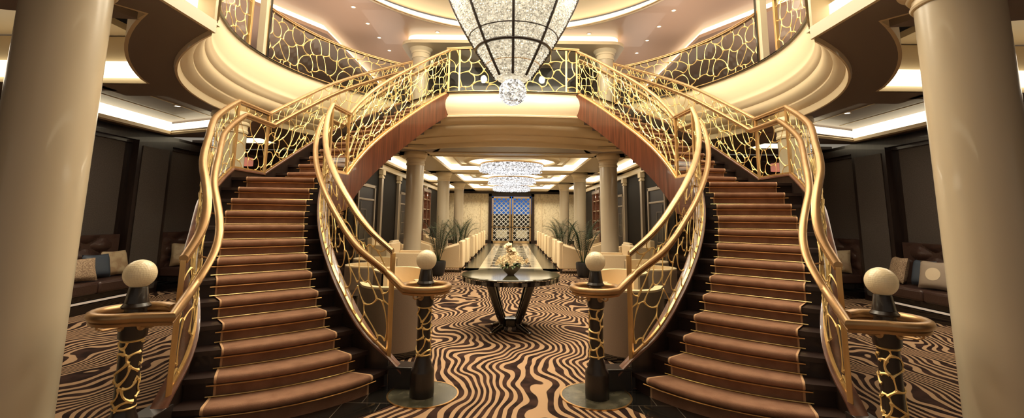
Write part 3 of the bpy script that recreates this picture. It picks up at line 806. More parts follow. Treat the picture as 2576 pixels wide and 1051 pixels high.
        lattice([ld[0].lerp(ld[1], i/6) for i in range(7)], .85, .31, .0060, 31+j, sx=.52).build('lattice', LATT, bt, True)
        lattice([p+Vector((0, 0, .15)) for p in rail2], .85, .26, .0068, 41+j, skip=.06, sx=.68).build('lattice', LATT, bt, True)
        lattice([p+Vector((.012, .012, .15)) for p in rail2], .85, .44, .0055, 81+j, sx=.8).build('lattice', LATT, bt, True)
        mb = MB(); mb.sweep([tuple(p) for p in full], [(-.012, .13), (.012, .13), (.012, .15), (-.012, .15)]); mb.build('bottom_rail', BRASS, bt, True, crease=30)
        # ---- newel lamp post
        if j == 0: nx, ny = -2.345, 2.925
        else: nx, ny = -.745, 4.06
        nt_ = thing('newel_lamp', (SG*nx, ny, 0), 'black newel post with ivory globe at the foot of the %s staircase, %s side' % (sn, nm), 'newel post')
        C = (nx, ny, 0)
        mb = MB(); mb.lathe([(.100, .007), (.102, .03), (.100, .20), (.098, .215), (.078, .245), (.075, .27), (.060, .31), (.058, .33)], C, 32); mb.build('base', POSTB, nt_, True, crease=30)
        mb = MB(); mb.lathe([(.058, .33), (.058, .74)], C, 32); sh_ = mb.build('shaft', POSTB, nt_, True)
        mb = MB(); mb.lathe([(.058, .74), (.072, .745), (.075, .76), (.073, .875), (.060, .885), (.055, .92), (.074, .925), (.077, .935), (.066, .950), (.062, .955)], C, 32); mb.build('collar', POSTB, nt_, True, crease=30)
        mb = MB(); mb.lathe([(.064, .955), (.062, .965), (.049, 1.045), (.046, 1.05)], C, 32); mb.build('lamp_socket', POSTB, nt_, True, crease=30)
        # golf-ball globe: many small dimples in mesh
        gb = MB(); n1_, n2_ = 44, 26; rg = .088
        vs = []
        for a in range(n2_+1):
            th = PI*a/n2_
            for b in range(n1_):
                ph = 2*PI*b/n1_+(a % 2)*PI/n1_
                r_ = rg
                vs.append((nx+r_*math.sin(th)*math.cos(ph), ny+r_*math.sin(th)*math.sin(ph), 1.128+r_*math.cos(th)))
        fs = [(a*n1_+b, a*n1_+(b+1) % n1_, (a+1)*n1_+(b+1) % n1_, (a+1)*n1_+b) for a in range(n2_) for b in range(n1_)]
        gb.add(vs, fs); gb.build('globe', GLOBE, nt_, True, crease=180)
        # gold web around shaft: lattice on a circular path
        cp_ = [Vector((nx+.0605*math.cos(2*PI*i/32), ny+.0605*math.sin(2*PI*i/32), .33)) for i in range(33)]
        lattice(cp_, .40, .105, .0065, 50+j+(3 if SG < 0 else 0), sx=.95).build('gold_web', LATT, sh_, True)
        for zz in (.335, .725): mb = MB(); mb.lathe([(.059, zz), (.063, zz+.006), (.059, zz+.012)], C, 32, cap=False); mb.build('gold_band', LATT, sh_, True)
        for q in (-1.9, -.4, 1.2):
            dx, dy = math.cos(q), math.sin(q)
            mb = MB(); mb.tube([(nx+dx*.068, ny+dy*.068, .82), (nx+dx*.080, ny+dy*.080, .82)], .026, 14)
            mb.tube([(nx+dx*.08, ny+dy*.08, .82), (nx+dx*.17, ny+dy*.17, .822), (nx+dx*.198, ny+dy*.198, .835), (nx+dx*.2, ny+dy*.2, .862)], .007, 6)
            mb.build('ring_bracket', BRONZE, nt_, True, crease=50)
    # ---- ring balcony railing
    a_hi = math.atan2(9.95-6.8, -2.45); a_lo = PI+math.acos(3.1/4.1)
    RB = 3.95
    def ringpts(a0, a1, n, z): return [Vector((4.10*math.cos(a0+(a1-a0)*i/n), OC[1]+(3.92 if math.sin(a0+(a1-a0)*i/n) > 0 else 3.61)*math.sin(a0+(a1-a0)*i/n), z)) for i in range(n+1)]
    a_gap1 = math.atan2(7.02-6.8, -3.94) % (2*PI)
    a_gap0 = a_gap1+.10
    bt = thing('balcony_railing', (SG*-3.95, 6.8, 4.09), 'gilded web balcony railing curving round the upper deck opening on the %s' % sn, 'railing')
    for a0, a1, sd in ((a_hi, a_gap1-.02, 61), (a_gap0, a_lo, 62)):
        P = ringpts(a0, a1, 28, 4.10)
        lattice(P, .83, .32, .0078, sd, skip=.03, sx=.55).build('lattice', LATT, bt, True)
        mb = MB(); mb.sweep([tuple(p+Vector((0, 0, .86))) for p in P], RAILP); mb.build('handrail', BRONZE, bt, True, crease=40)
        mb = MB(); mb.sweep([tuple(p) for p in P], [(-.012, 0), (.012, 0), (.012, .02), (-.012, .02)]); mb.build('bottom_rail', BRASS, bt, True)
        mb = MB(); mb.sweep([tuple(p) for p in P], [(-.004, .02), (.004, .02), (.004, .83), (-.004, .83)]); mb.build('glass_panel', GLASS, bt)
    for aq, wd in ((a_gap1-.014, .13), (a_gap0, .05)):
        p = ringpts(aq, aq+.1, 1, 4.1)[0]; mb = MB(); mb.box((p.x, p.y, 4.1+.44), (.05, wd, .88), aq); mb.build('post', BRASS, bt, bevel=.003)
SG = 1
# centre landing railing
xs = [(-1.40+i*.1) for i in range(29)]
P = [Vector((x, 9.02+.12*(x/1.4)**2, 4.10)) for x in xs]
bt = thing('landing_railing', (0, 9.02, 4.10), 'gilded web railing of the central landing between the tops of both staircases', 'railing')
lattice(P, .92, .30, .0095, 71, sx=.75).build('lattice', LATT, bt, True)
mb = MB(); mb.sweep([tuple(p+Vector((0, 0, .95))) for p in P], RAILP); mb.build('handrail', BRONZE, bt, True, crease=40)
mb = MB(); mb.sweep([tuple(p) for p in P], [(-.012, 0), (.012, 0), (.012, .02), (-.012, .02)]); mb.build('bottom_rail', BRASS, bt)
mb = MB(); mb.sweep([tuple(p) for p in P], [(-.004, .02), (.004, .02), (.004, .92), (-.004, .92)]); mb.build('glass_panel', GLASS, bt)
for x in (-1.12, 1.12): mb = MB(); mb.box((x, 9.02+.12*(x/1.4)**2, 4.56), (.04, .04, .9)); mb.build('post', BRASS, bt, bevel=.003)
mb = MB(); mb.poly([(-2.4, 9.95), (-1.3, 9.12), (0, 9.02), (1.3, 9.12), (2.4, 9.95), (2.4, 12.6), (-2.4, 12.6)], 3.98, 4.06); struct(mb, 'floor', PANEL, mirror=False)

# ================================================================== CHANDELIERS
def crystal_mat(name, c, e, scale, lo=.35, hi=1.7):
    m = bpy.data.materials.new(name); m.use_nodes = True; nt = m.node_tree; b = nt.nodes['Principled BSDF']; L = nt.links
    b.inputs['Base Color'].default_value = (.14, .13, .11, 1); b.inputs['Roughness'].default_value = .15
    tc = nt.nodes.new('ShaderNodeTexCoord'); v = nt.nodes.new('ShaderNodeTexVoronoi'); v.inputs['Scale'].default_value = scale
    L.new(tc.outputs['Object'], v.inputs['Vector'])
    mr = nt.nodes.new('ShaderNodeMapRange'); mr.inputs['To Min'].default_value = lo*e; mr.inputs['To Max'].default_value = hi*e
    sp = nt.nodes.new('ShaderNodeSeparateColor'); L.new(v.outputs['Color'], sp.inputs[0]); L.new(sp.outputs[0], mr.inputs[0])
    b.inputs['Emission Color'].default_value = (*c, 1); L.new(mr.outputs[0], b.inputs['Emission Strength']); return m
CRY = crystal_mat('lit_crystal', (1, .86, .60), .55, 42, .45, 1.5)
CRYB = crystal_mat('lit_crystal_ball', (1, .88, .68), .60, 30, .1, 2.2)
CRYW = crystal_mat('lit_crystal_white', (.97, .97, 1), .55, 30, .05, 2.4)
t = thing('chandelier', (0, 6.8, 3.26), 'huge conical crystal chandelier hanging over the centre, crystal ball at its tip', 'chandelier', world=True)
prof = [(.255, 3.64), (.30, 3.70), (.44, 3.90), (.575, 4.10), (.70, 4.32), (.83, 4.55), (.95, 4.80), (1.08, 5.12), (1.20, 5.5), (1.27, 5.9), (1.27, 6.3)]
def prad(z):
    for i in range(len(prof)-1):
        if prof[i][1] <= z <= prof[i+1][1]:
            q = (z-prof[i][1])/(prof[i+1][1]-prof[i][1]); return prof[i][0]*(1-q)+prof[i+1][0]*q
    return prof[-1][0]
mb = MB(); mb.lathe([(.0, 3.65)]+[(r-.02, z) for r, z in prof], (0, 6.8, 0), 64); sh_ = mb.build('crystal_shade', CRY, t, True)
# strings of crystal beads
rnd = random.Random(5); mb = MB()
OCT = [(1, 0, 0), (0, 1, 0), (-1, 0, 0), (0, -1, 0), (0, 0, 1), (0, 0, -1)]; OF = [(0, 1, 4), (1, 2, 4), (2, 3, 4), (3, 0, 4), (1, 0, 5), (2, 1, 5), (3, 2, 5), (0, 3, 5)]
def octa(mb, c, r, rz=1.0): mb.add([(c[0]+r*x, c[1]+r*y, c[2]+r*rz*z) for x, y, z in OCT], OF)
z = 3.67
while z < 5.3:
    r = prad(z); n = int(2*PI*r/.034)
    for i in range(n):
        a = 2*PI*(i+rnd.random()*.6)/n
        if math.sin(a) > .35: continue
        octa(mb, (r*math.cos(a), 6.8+r*math.sin(a), z+rnd.uniform(-.008, .008)), rnd.uniform(.009, .014), 1.3)
    z += .033
o = mb.build('crystal_beads', CRYB, t); o['kind'] = 'stuff'
for k in range(8):
    a = -PI/2+k*PI/4; mb = MB()
    mb.tube([((prad(zz)+.012)*math.cos(a), 6.8+(prad(zz)+.012)*math.sin(a), zz) for zz in [3.66+.12*i for i in range(22)]], .021, 6); mb.build('rib', POSTB, t, True)
for zz, rr in ((4.10, .024), (4.30, .009), (5.2, .024)):
    mb = MB(); mb.tube([((prad(zz)+.012)*math.cos(2*PI*i/64), 6.8+(prad(zz)+.012)*math.sin(2*PI*i/64), zz) for i in range(64)], rr, 6, closed=True); mb.build('hoop', POSTB, t, True)
for zz in (3.86,):
    mb = MB(); mb.tube([((prad(zz)+.01)*math.cos(2*PI*i/64), 6.8+(prad(zz)+.01)*math.sin(2*PI*i/64), zz) for i in range(64)], .006, 6, closed=True); mb.build('hoop', BRASS, t, True)
mb = MB(); mb.lathe([(0.0, 0)]+[(.20*math.sin(PI*i/14), .20-.20*math.cos(PI*i/14)) for i in range(1, 12)], (0, 6.8, 3.25), 28); bl = mb.build('crystal_ball', CRYB, t, True)
mb = MB()
for i in range(520):
    zc = 1-2*(i+.5)/520*.93; th = math.acos(zc); ph = i*2.39996
    octa(mb, (.205*math.sin(th)*math.cos(ph), 6.8+.205*math.sin(th)*math.sin(ph), 3.45-.205*math.cos(th)), .0135)
o = mb.build('ball_beads', CRYW, bl); o['kind'] = 'stuff'
mb = MB(); mb.tube([(.20*math.cos(2*PI*i/32)*.55, 6.8+.20*math.sin(2*PI*i/32)*.55, 3.285) for i in range(32)], .007, 6, closed=True); mb.build('hoop', BRASS, t, True)
# flush hall chandeliers
rnd = random.Random(9)
first = None
for i, (y, lb) in enumerate(((13.45, 'nearest'), (18.1, 'middle'), (22.7, 'farthest'))):
    ZZ = 2.87
    lab = 'drum chandelier of white crystal prisms on the hall ceiling, %s of the three' % lb
    if first is None:
        first = thing('ceiling_chandelier', (0, y, ZZ), lab, 'chandelier', 'round crystal chandeliers of the hall', world=False)
        mb = MB(); mb.lathe([(.95, .40), (.98, .34), (.9, .33), (.0, .33)], n=48); mb.build('frame', BRASS, first, True, mirror=False)
        mb = MB(); mb.lathe([(.0, .06), (.82, .07), (.92, .12), (.94, .33)], n=48); mb.build('diffuser', CRYW, first, True, mirror=False)
        mb = MB()
        for k in range(900):
            a = rnd.uniform(0, 2*PI); r = .98*math.sqrt(rnd.uniform(.25, 1)); z = rnd.uniform(.0, .28) if r > .86 else rnd.uniform(-.02, .06)
            octa(mb, (r*math.cos(a), r*math.sin(a), z), rnd.uniform(.014, .024), 2.4)
        o = mb.build('crystal_prisms', CRYW, first, mirror=False); o['kind'] = 'stuff'
    else: dup(first, (0, y, ZZ), .4*i, lab, scale=(1, 1, .62))
    if i == 2: first.scale = (1, 1, .62)
    else: pass
# small crystal lamps on the lower ceiling beside the stairs
first = None
for x, y, lb in ((-5.75, 8.75, 'small crystal ceiling lamp glimpsed through the outer railing of the left staircase'), (5.75, 8.75, 'small crystal ceiling lamp glimpsed through the outer railing of the right staircase'),
                 (-4.65, 12.2, 'small crystal ceiling lamp glimpsed behind the inner landing corner of the left staircase'), (4.65, 12.2, 'small crystal ceiling lamp glimpsed behind the inner landing corner of the right staircase')):
    if first is None:
        first = thing('crystal_lamp', (x, y, 2.75), lb, 'lamp', world=False)
        mb = MB(); mb.lathe([(.05, .36), (.05, .30), (.20, .28), (.2, .26)], n=20); mb.build('mount', BRASS, first, True, mirror=False)
        mb = MB()
        for k in range(160):
            a = rnd.uniform(0, 2*PI); r = .2*math.sqrt(rnd.random()); octa(mb, (r*math.cos(a), r*math.sin(a), rnd.uniform(0, .25)), .018, 2)
        o = mb.build('crystals', CRYW, first, mirror=False); o['kind'] = 'stuff'
    else: dup(first, (x, y, 2.75), 1.1, lb)
# recessed spots
def spotlight(loc, label, group, down=True):
    t = thing('recessed_spotlight', loc, label, 'spotlight', group, world=False)
    mb = MB(); mb.lathe([(.055, 0), (.06, -.006), (.042, -.006), (.04, .0)], n=16, cap=False); mb.build('trim_ring', CAPM, t, True, mirror=False)
    mb = MB(); mb.lathe([(.0, -.003), (.04, -.003)], n=16); mb.build('lens', SPOTM, t, mirror=False); return t
proto = None
sp = []
for sx, sn in ((-1, 'left'), (1, 'right')):
    for x, y, nm in ((3.55, 9.4, 'first'), (3.5, 10.25, 'second'), (3.47, 11.1, 'third'), (3.45, 12.0, 'fourth'), (3.43, 13.1, 'fifth')):
        sp.append((sx*x, y, ZC, 'recessed spotlight in the copper upper ceiling, %s from the front of the %s row' % (nm, sn), 'spots of the upper ceiling'))
    sp.append((sx*4.05, 8.4, ZC, 'recessed spotlight in the copper upper ceiling above the %s balcony railing' % sn, 'spots of the upper ceiling'))
    sp.append((sx*1.9, 10.72, ZC, 'recessed spotlight of the upper ceiling beside the %s rear column' % sn, 'spots of the upper ceiling'))
    sp.append((sx*5.5, 6.48, LIPZ+.16, 'recessed spotlight over the %s lounge, nearer the foreground column' % sn, 'spots over the lounges'))
    sp.append((sx*5.5, 7.2, LIPZ+.16, 'recessed spotlight over the %s lounge, nearer the staircase' % sn, 'spots over the lounges'))
for x, y, z, lb, g in sp:
    if proto is None: proto = spotlight((x, y, z), lb, g)
    else: dup(proto, (x, y, z-.001), 0, lb, g)
for sx in (-1, 1):
    for y in (6.48, 7.2): spot('lounge_spot', (sx*5.5, y, LIPZ+.1), 30, 80)

# ================================================================== HALL: door, side wall units
t = tag(thing('door_1', (0, 27.4, 0), None, None), kind='structure')
mb = MB(); mb.b2(-1.38, -1.2, 27.35, 27.6, 0, 2.98); mb.b2(1.2, 1.38, 27.35, 27.6, 0, 2.98); mb.b2(-1.38, 1.38, 27.35, 27.6, 2.82, 2.98); mb.build('door_frame', DARKW, t, mirror=False)
GF = mat('gilt_door_frame', (.75, .58, .36), .25, 1)
SILV = mat('silver_lattice', (.80, .80, .78), .3, .4)
def diamond(mb, x0, x1, z0, z1, step, r, y):
    w_, h_ = x1-x0, z1-z0
    for sgn in (1, -1):
        k = -h_
        while k < w_+h_:
            # line x = x0 + k + t, z = z0 + t  (t 0..h) clipped
            a = max(0, -k); b = min(h_, w_-k)
            if b > a:
                xa, xb = x0+k+a, x0+k+b; za, zb = z0+a, z0+b
                if sgn < 0: xa, xb = x1-(xa-x0), x1-(xb-x0)
                mb.tube([(xa, y, za), (xb, y, zb)], r, 4)
            k += step
for sx, sn in ((-1, 'l'), (1, 'r')):
    x0, x1 = (-1.18, -.03) if sx < 0 else (.03, 1.18)
    mb = MB(); frame_strip_ = [(x0, x0+.09, .02, 2.8), (x1-.09, x1, .02, 2.8), (x0, x1, .02, .16), (x0, x1, 2.7, 2.8), (x0, x1, .95, 1.0)]
    for a in frame_strip_: mb.b2(a[0], a[1], 27.38, 27.44, a[2], a[3])
    lf = mb.build('door_leaf', GF, t, mirror=False)
    mb = MB(); diamond(mb, x0+.09, x1-.09, 1.0, 2.7, .27, .024, 27.41); diamond(mb, x0+.09, x1-.09, .16, .95, .27, .02, 27.41); mb.build('diamond_grille', SILV, lf, mirror=False)
    mb = MB(); mb.b2(x0+.28, x1-.2, 27.42, 27.45, .34, .80); mb.build('kick_panel', mat('frosted_panel', (.55, .52, .40), .4), lf, mirror=False)
    mb = MB(); mb.b2(x0+.09, x1-.09, 27.45, 27.46, .16, 2.7); mb.build('door_glass', GLASS, lf, mirror=False)
    mb = MB(); mb.tube([(sx*.09, 27.36, 1.0), (sx*.09, 27.33, 1.1), (sx*.09, 27.33, 1.9), (sx*.09, 27.36, 2.0)], .02, 6); mb.build('door_handle', BRASS, lf, True, mirror=False)
mb = MB(); mb.b2(-2.5, 2.5, 28.9, 29.0, 1.75, 4.2); struct(mb, 'window_1', emit('dusk_sky', (.06, .22, .75), .55), mirror=False)
mb = MB(); mb.b2(-2.5, 2.5, 28.9, 29.0, 0, 1.75); mb.b2(-2.5, -2.4, 27.7, 29, 0, 3.2); mb.b2(2.4, 2.5, 27.7, 29, 0, 3.2); struct(mb, 'wall_vestibule', mat('vestibule_wall', (.10, .09, .08), .4), mirror=False)
# side wall: pilasters, cabinets, framed doors
PIL = mat('pilaster_metal', (.50, .42, .32), .3, .7)
BOT = [mat('bottle_red', (.45, .06, .04), .2), mat('bottle_amber', (.6, .3, .08), .2), mat('bottle_clear', (.6, .6, .55), .15)]
for SG, sn in ((1, 'left'), (-1, 'right')):
    for i, (y, nm) in enumerate(((13.6, 'first from the stairs'), (15.7, 'second from the stairs'), (18.3, 'third from the stairs'), (20.6, 'fourth from the stairs'), (24.5, 'last before the rear wall'))):
        t = thing('pilaster', (SG*-3.97, y, 0), 'silvery pilaster on the %s hall wall, %s' % (sn, nm), 'pilaster', 'hall pilasters')
        mb = MB(); mb.b2(-4.0, -3.9, y-.09, y+.09, .12, 2.66); mb.build('shaft', PIL, t, bevel=.01)
        mb = MB(); mb.b2(-4.0, -3.88, y-.12, y+.12, 2.66, 2.72); mb.b2(-4.0, -3.86, y-.14, y+.14, 2.76, 2.92); mb.b2(-4.0, -3.9, y-.09, y+.09, 2.72, 2.76); mb.build('capital', CAPM, t, bevel=.008)
        mb = MB(); mb.b2(-4.0, -3.86, y-.13, y+.13, 0, .12); mb.build('base', POSTB, t)
    for i, (y0, y1, nm) in enumerate(((11.6, 13.1, 'next to the stairs'), (16.0, 17.6, 'between the second and third pilasters'))):
        t = thing('glazed_door', (SG*-3.98, (y0+y1)/2, 0), 'dark glazed door with brass frame on the %s hall wall, %s' % (sn, nm), 'door', 'glazed side doors')
        mb = MB(); mb.b2(-4.0, -3.94, y0, y0+.09, 0, 2.4); mb.b2(-4.0, -3.94, y1-.09, y1, 0, 2.4); mb.b2(-4.0, -3.94, y0, y1, 2.31, 2.4); mb.b2(-4.0, -3.95, y0, y1, 1.95, 2.0); mb.build('frame', PIL, t, bevel=.008)
        mb = MB(); mb.b2(-3.985, -3.975, y0+.09, y1-.09, .02, 2.31); mb.build('pane', mat('dark_pane', (.01, .01, .012), .35), t)
        mb = MB()
        for zz in (.9, 1.3, 1.7): mb.b2(-3.97, -3.96, y0+.3, y0+.75, zz, zz+.012)
        mb.b2(-3.97, -3.96, y0+.3, y0+.312, .9, 1.9); mb.b2(-3.97, -3.96, y0+.74, y0+.752, .9, 1.7); mb.build('glazing_bars', PIL, t)
        mb = MB(); mb.tube([(-3.93, y1-.13, .95), (-3.91, y1-.13, .98), (-3.91, y1-.13, 1.18), (-3.93, y1-.13, 1.21)], .012, 6); mb.build('handle', BRASS, t, True)
    cy0, cy1 = 18.6, 20.3
    t = thing('display_cabinet', (SG*-3.85, (cy0+cy1)/2, 0), 'tall dark display cabinet with lit shelves on the %s hall wall' % sn, 'cabinet')
    mb = MB()
    for a in ((cy0, cy0+.07), (cy1-.07, cy1), ((cy0+cy1)/2-.03, (cy0+cy1)/2+.03)): mb.b2(-3.98, -3.62, a[0], a[1], 0, 2.65)
    mb.b2(-3.98, -3.62, cy0, cy1, 2.58, 2.72); mb.b2(-3.98, -3.62, cy0, cy1, 0, 1.0); mb.b2(-4.0, -3.96, cy0, cy1, 0, 2.65); mb.build('carcass', CAPW, t, bevel=.006)
    for zz in (1.0, 1.42, 1.84, 2.26): mb = MB(); mb.b2(-3.95, -3.66, cy0+.05, cy1-.05, zz, zz+.02); mb.build('shelf', CAPM, t)
    mb = MB()
    mb.b2(-3.64, -3.62, cy0, cy0+.05, 1.0, 2.6); mb.b2(-3.64, -3.61, cy0, cy1, 2.6, 2.66); mb.build('front_frame', PIL, t)
    for q in range(12):
        yy = cy0+.2+(q % 4)*.40; zz = (1.023, 1.443, 1.863)[q//4]
        o = MB().lathe([(.03, 0), (.032, .14), (.012, .19), (.012, .25), (.0, .25)], (-3.78, yy, zz), 10).build('bottle', BOT[q % 3], None, True)
        tag(o, '%s bottle, %s shelf of the %s display cabinet, %s from near end' % (('red', 'amber', 'clear')[q % 3], ('lower', 'middle', 'upper')[q//4], sn, ('first', 'second', 'third', 'last')[q % 4]), 'bottle', 'bottles in the display cabinets')
    point('cabinet_glow', (SG*-3.6, (cy0+cy1)/2, 2.45), 4, .05)
SG = 1
# ================================================================== FURNITURE
def rb(mb, x0, x1, y0, y1, z0, z1): return mb.b2(x0, x1, y0, y1, z0, z1)
def armchair(loc, rz, label, group):
    t = thing('armchair', loc, label, 'armchair', group, rz=rz, world=False)
    # faces +x locally
    mb = MB(); rb(mb, -.30, .30, -.24, .24, .26, .42); mb.build('seat', CHAIR, t, bevel=.03, mirror=False, smooth=True)
    mb = MB(); mb.poly([(-.38, -.33), (-.26, -.33), (-.26, .33), (-.38, .33)], .12, .86); mb.build('backrest', CHAIR, t, bevel=.03, mirror=False, smooth=True)
    for s in (-1, 1):
        mb = MB(); y0, y1 = sorted((s*.25, s*.34)); mb.add([(-.30, y0, .12), (.32, y0, .12), (.32, y1, .12), (-.30, y1, .12), (-.30, y0, .78), (.32, y0, .60), (.32, y1, .60), (-.30, y1, .78)],
               [(3, 2, 1, 0), (4, 5, 6, 7), (0, 1, 5, 4), (1, 2, 6, 5), (2, 3, 7, 6), (3, 0, 4, 7)]); mb.build('armrest', CHAIR, t, bevel=.025, mirror=False, smooth=True)
    mb = MB(); rb(mb, -.28, .30, -.26, .26, .12, .26); mb.build('seat_frame', CHAIRB, t, mirror=False)
    for x in (-.32, .27):
        for y in (-.28, .28): mb = MB(); mb.box((x, y, .06), (.05, .05, .12), taper=1.2); mb.build('leg', DARKW, t, mirror=False)
    return t
ach = None
hall_ch = []
for sx, sn in ((-1, 'left'), (1, 'right')):
    for i, y in enumerate((13.1, 14.6, 16.7, 18.2, 20.0, 21.6, 23.4)):
        hall_ch.append((sx*1.72, y, PI if sx > 0 else 0, sx, 'cream armchair beside the marble path on the %s, %s counted from the stairs' % (sn, ('first', 'second', 'third', 'fourth', 'fifth', 'sixth', 'seventh')[i])))
    for i, y in enumerate((12.5, 15.0, 17.3)):
        hall_ch.append((sx*2.95, y+.3, 0 if sx > 0 else PI, sx, 'cream armchair against the %s hall wall behind the columns, %s from the stairs' % (sn, ('nearest', 'second', 'third')[i])))
for x, y, rz, sx, lb in hall_ch:
    # chairs face away from the path, backs to it: local +x to the outside
    r_ = PI if sx < 0 else 0
    if abs(x) > 2.5: r_ = 0 if sx < 0 else PI
    if ach is None: ach = armchair((x, y, 0), r_, lb, 'cream armchairs of the hall')
    else: dup(ach, (x, y, 0), r_, lb, 'cream armchairs of the hall')
# foreground tub chairs
def tub(loc, rz, label, group):
    t = thing('tub_chair', loc, label, 'armchair', group, rz=rz, world=False)
    def shell(z0, z1, ro, ri, a0=70, a1=290, n=24, ext=.22):
        P = []; Q = []
        P.append((ext, ro)); 
        for i in range(n+1):
            a = math.radians(90+180*i/n); P.append((ro*math.cos(a), ro*math.sin(a)))
        P.append((ext, -ro)); Q.append((ext, -ri))
        for i in range(n+1):
            a = math.radians(270-180*i/n); Q.append((ri*math.cos(a), ri*math.sin(a)))
        Q.append((ext, ri)); return P, Q
    def wall(mb, z0, z1, ro, ri):
        P, Q = shell(z0, z1, ro, ri); n = len(P); Qr = list(reversed(Q)); vs = []
        for (px, py), (qx, qy) in zip(P, Qr): vs += [(px, py, z0), (px, py, z1), (qx, qy, z1), (qx, qy, z0)]
        mb.add(vs, [(i*4+k, (i+1)*4+k, (i+1)*4+(k+1) % 4, i*4+(k+1) % 4) for i in range(n-1) for k in range(4)]+[(0, 1, 2, 3), ((n-1)*4+3, (n-1)*4+2, (n-1)*4+1, (n-1)*4)])
    mb = MB(); wall(mb, .08, .735, .36, .33); mb.build('back_shell', CHAIRB, t, True, mirror=False, crease=40)
    mb = MB(); wall(mb, .30, .755, .358, .27); mb.build('inner_back', CHAIR, t, True, mirror=False, crease=60)
    mb = MB(); mb.poly([(.26, -.26)]+[(.25*math.cos(math.radians(270-180*i/12)), .26*math.sin(math.radians(270-180*i/12))) for i in range(13)]+[(.26, .26)], .26, .43); mb.build('seat_cushion', CHAIR, t, bevel=.03, mirror=False, smooth=True)
    mb = MB(); mb.lathe([(.30, .0), (.33, .01), (.33, .08), (.3, .08)], n=28); mb.build('plinth', BLACK, t, mirror=False)
    return t
tb = None
for x, y, rz, lb in ((-1.33, 5.30, 2.0, 'tub chair with taupe back right behind the left inner newel post'), (1.33, 5.25, PI-2.0, 'tub chair with taupe back right behind the right inner newel post'),
                     (-2.25, 7.3, .2, 'cream tub chair seen through the left inner balustrade, farther left'), (2.25, 7.3, PI-.2, 'cream tub chair seen through the right inner balustrade, farther right'),
                     (-1.62, 6.7, -.9, 'cream tub chair facing the camera beyond the left taupe-backed chair'), (1.62, 6.7, PI+.9, 'cream tub chair facing the camera beyond the right taupe-backed chair'),
                     (-2.5, 8.4, -.6, 'cream tub chair farthest back under the left staircase'), (2.5, 8.4, PI+.6, 'cream tub chair farthest back under the right staircase')):
    if tb is None: tb = tub((x, y, 0), rz, lb, 'tub chairs under the staircases')
    else: dup(tb, (x, y, 0), rz, lb, 'tub chairs under the staircases')
# high-back bench ends
bn = None
for x, y, rz, lb in ((-2.1, 9.5, 0, 'cream high-sided box armchair in front of the first left hall column'), (2.1, 9.5, PI, 'cream high-sided box armchair in front of the first right hall column'),
                     (-3.2, 11.8, 0, 'cream high-sided box armchair behind the first left hall column'), (3.2, 11.8, PI, 'cream high-sided box armchair behind the first right hall column')):
    if bn is None:
        bn = thing('box_armchair', (x, y, 0), lb, 'armchair', 'box armchairs', rz=rz, world=False)
        mb = MB(); mb.b2(-.34, .30, -.34, .34, .08, .42); mb.build('seat', CHAIR, bn, bevel=.03, mirror=False)
        mb = MB(); mb.b2(-.40, -.28, -.36, .36, .08, .98); mb.build('backrest', CHAIR, bn, bevel=.02, mirror=False)
        for s in (-1, 1): mb = MB(); mb.b2(-.28, .32, *sorted((s*.28, s*.36)), .08, .80); mb.build('armrest', CHAIR, bn, bevel=.02, mirror=False)
        mb = MB(); mb.b2(-.36, .28, -.32, .32, 0, .08); mb.build('plinth', BLACK, bn, mirror=False)
    else: dup(bn, (x, y, 0), rz, lb)
# small round tables between chairs
st = None
for x, y, lb in ((-2.0, 6.0, 'small black drum table between the tub chairs on the left'), (2.0, 6.0, 'small black drum table between the tub chairs on the right')):
    if st is None:
        st = thing('side_table', (x, y, 0), lb, 'side table', None, world=False)
        mb = MB(); mb.lathe([(.24, .50), (.25, .505), (.25, .53), (.0, .53)], n=32); mb.build('table_top', BLACK, st, True, mirror=False)
        mb = MB(); mb.lathe([(.17, 0), (.17, .02), (.03, .05), (.03, .50)], n=24); mb.build('pedestal', POSTB, st, True, mirror=False)
    else: dup(st, (x, y, 0), 0, lb)
# centre table
T0 = (0.0, 6.35)
t = thing('round_table', (T0[0], T0[1], 0), 'round black table with stone top and splayed legs in the centre of the zebra carpet', 'table')
TOPM = mat('table_stone', (.035, .032, .018), .06, noise=((4, 4, 4), (.09, .085, .05), .35, .7)); TOPM.node_tree.nodes['Principled BSDF'].inputs['Specular IOR Level'].default_value = .9
mb = MB(); mb.lathe([(.0, .715), (.645, .715), (.672, .722), (.675, .735), (.665, .745), (.0, .745)], (*T0, 0), 64); mb.build('table_top', TOPM, t, True, crease=30, mirror=False)
mb = MB(); mb.lathe([(.60, .655), (.655, .66), (.66, .715)], (*T0, 0), 64, cap=False); ap_ = mb.build('apron', BLACK, t, True, mirror=False)
INL = mat('pale_inlay', (.12, .105, .09), .3)
for i in range(24):
    mb = MB(); a = 2*PI*i/24; mb.box((T0[0]+.658*math.cos(a), T0[1]+.658*math.sin(a), .687), (.012, .07, .04), a); mb.build('apron_inlay', INL, ap_, mirror=False)
for i in range(4):
    a = PI/4+i*PI/2; dx, dy = math.cos(a), math.sin(a)
    pts = [(T0[0]+dx*r, T0[1]+dy*r, z) for r, z in ((.40, .68), (.36, .60), (.28, .40), (.20, .22), (.14, .13), (.16, .07), (.30, .03), (.33, .022))]
    mb = MB(); mb.tube(pts, [.062, .058, .052, .048, .048, .045, .03, .022], 8); mb.build('leg', BLACK, t, True, mirror=False)
    mb = MB(); mb.box((T0[0]+dx*.32, T0[1]+dy*.32, .016), (.10, .045, .03), a); mb.build('foot', mat('silver_foot', (.5, .45, .4), .2, 1) if i == 0 else bpy.data.materials['silver_foot'], t, bevel=.006, mirror=False)
mb = MB(); mb.lathe([(.10, .06), (.14, .08), (.14, .15), (.09, .17), (.0, .17)], (*T0, 0), 20); mb.build('hub', BLACK, t, True, mirror=False)
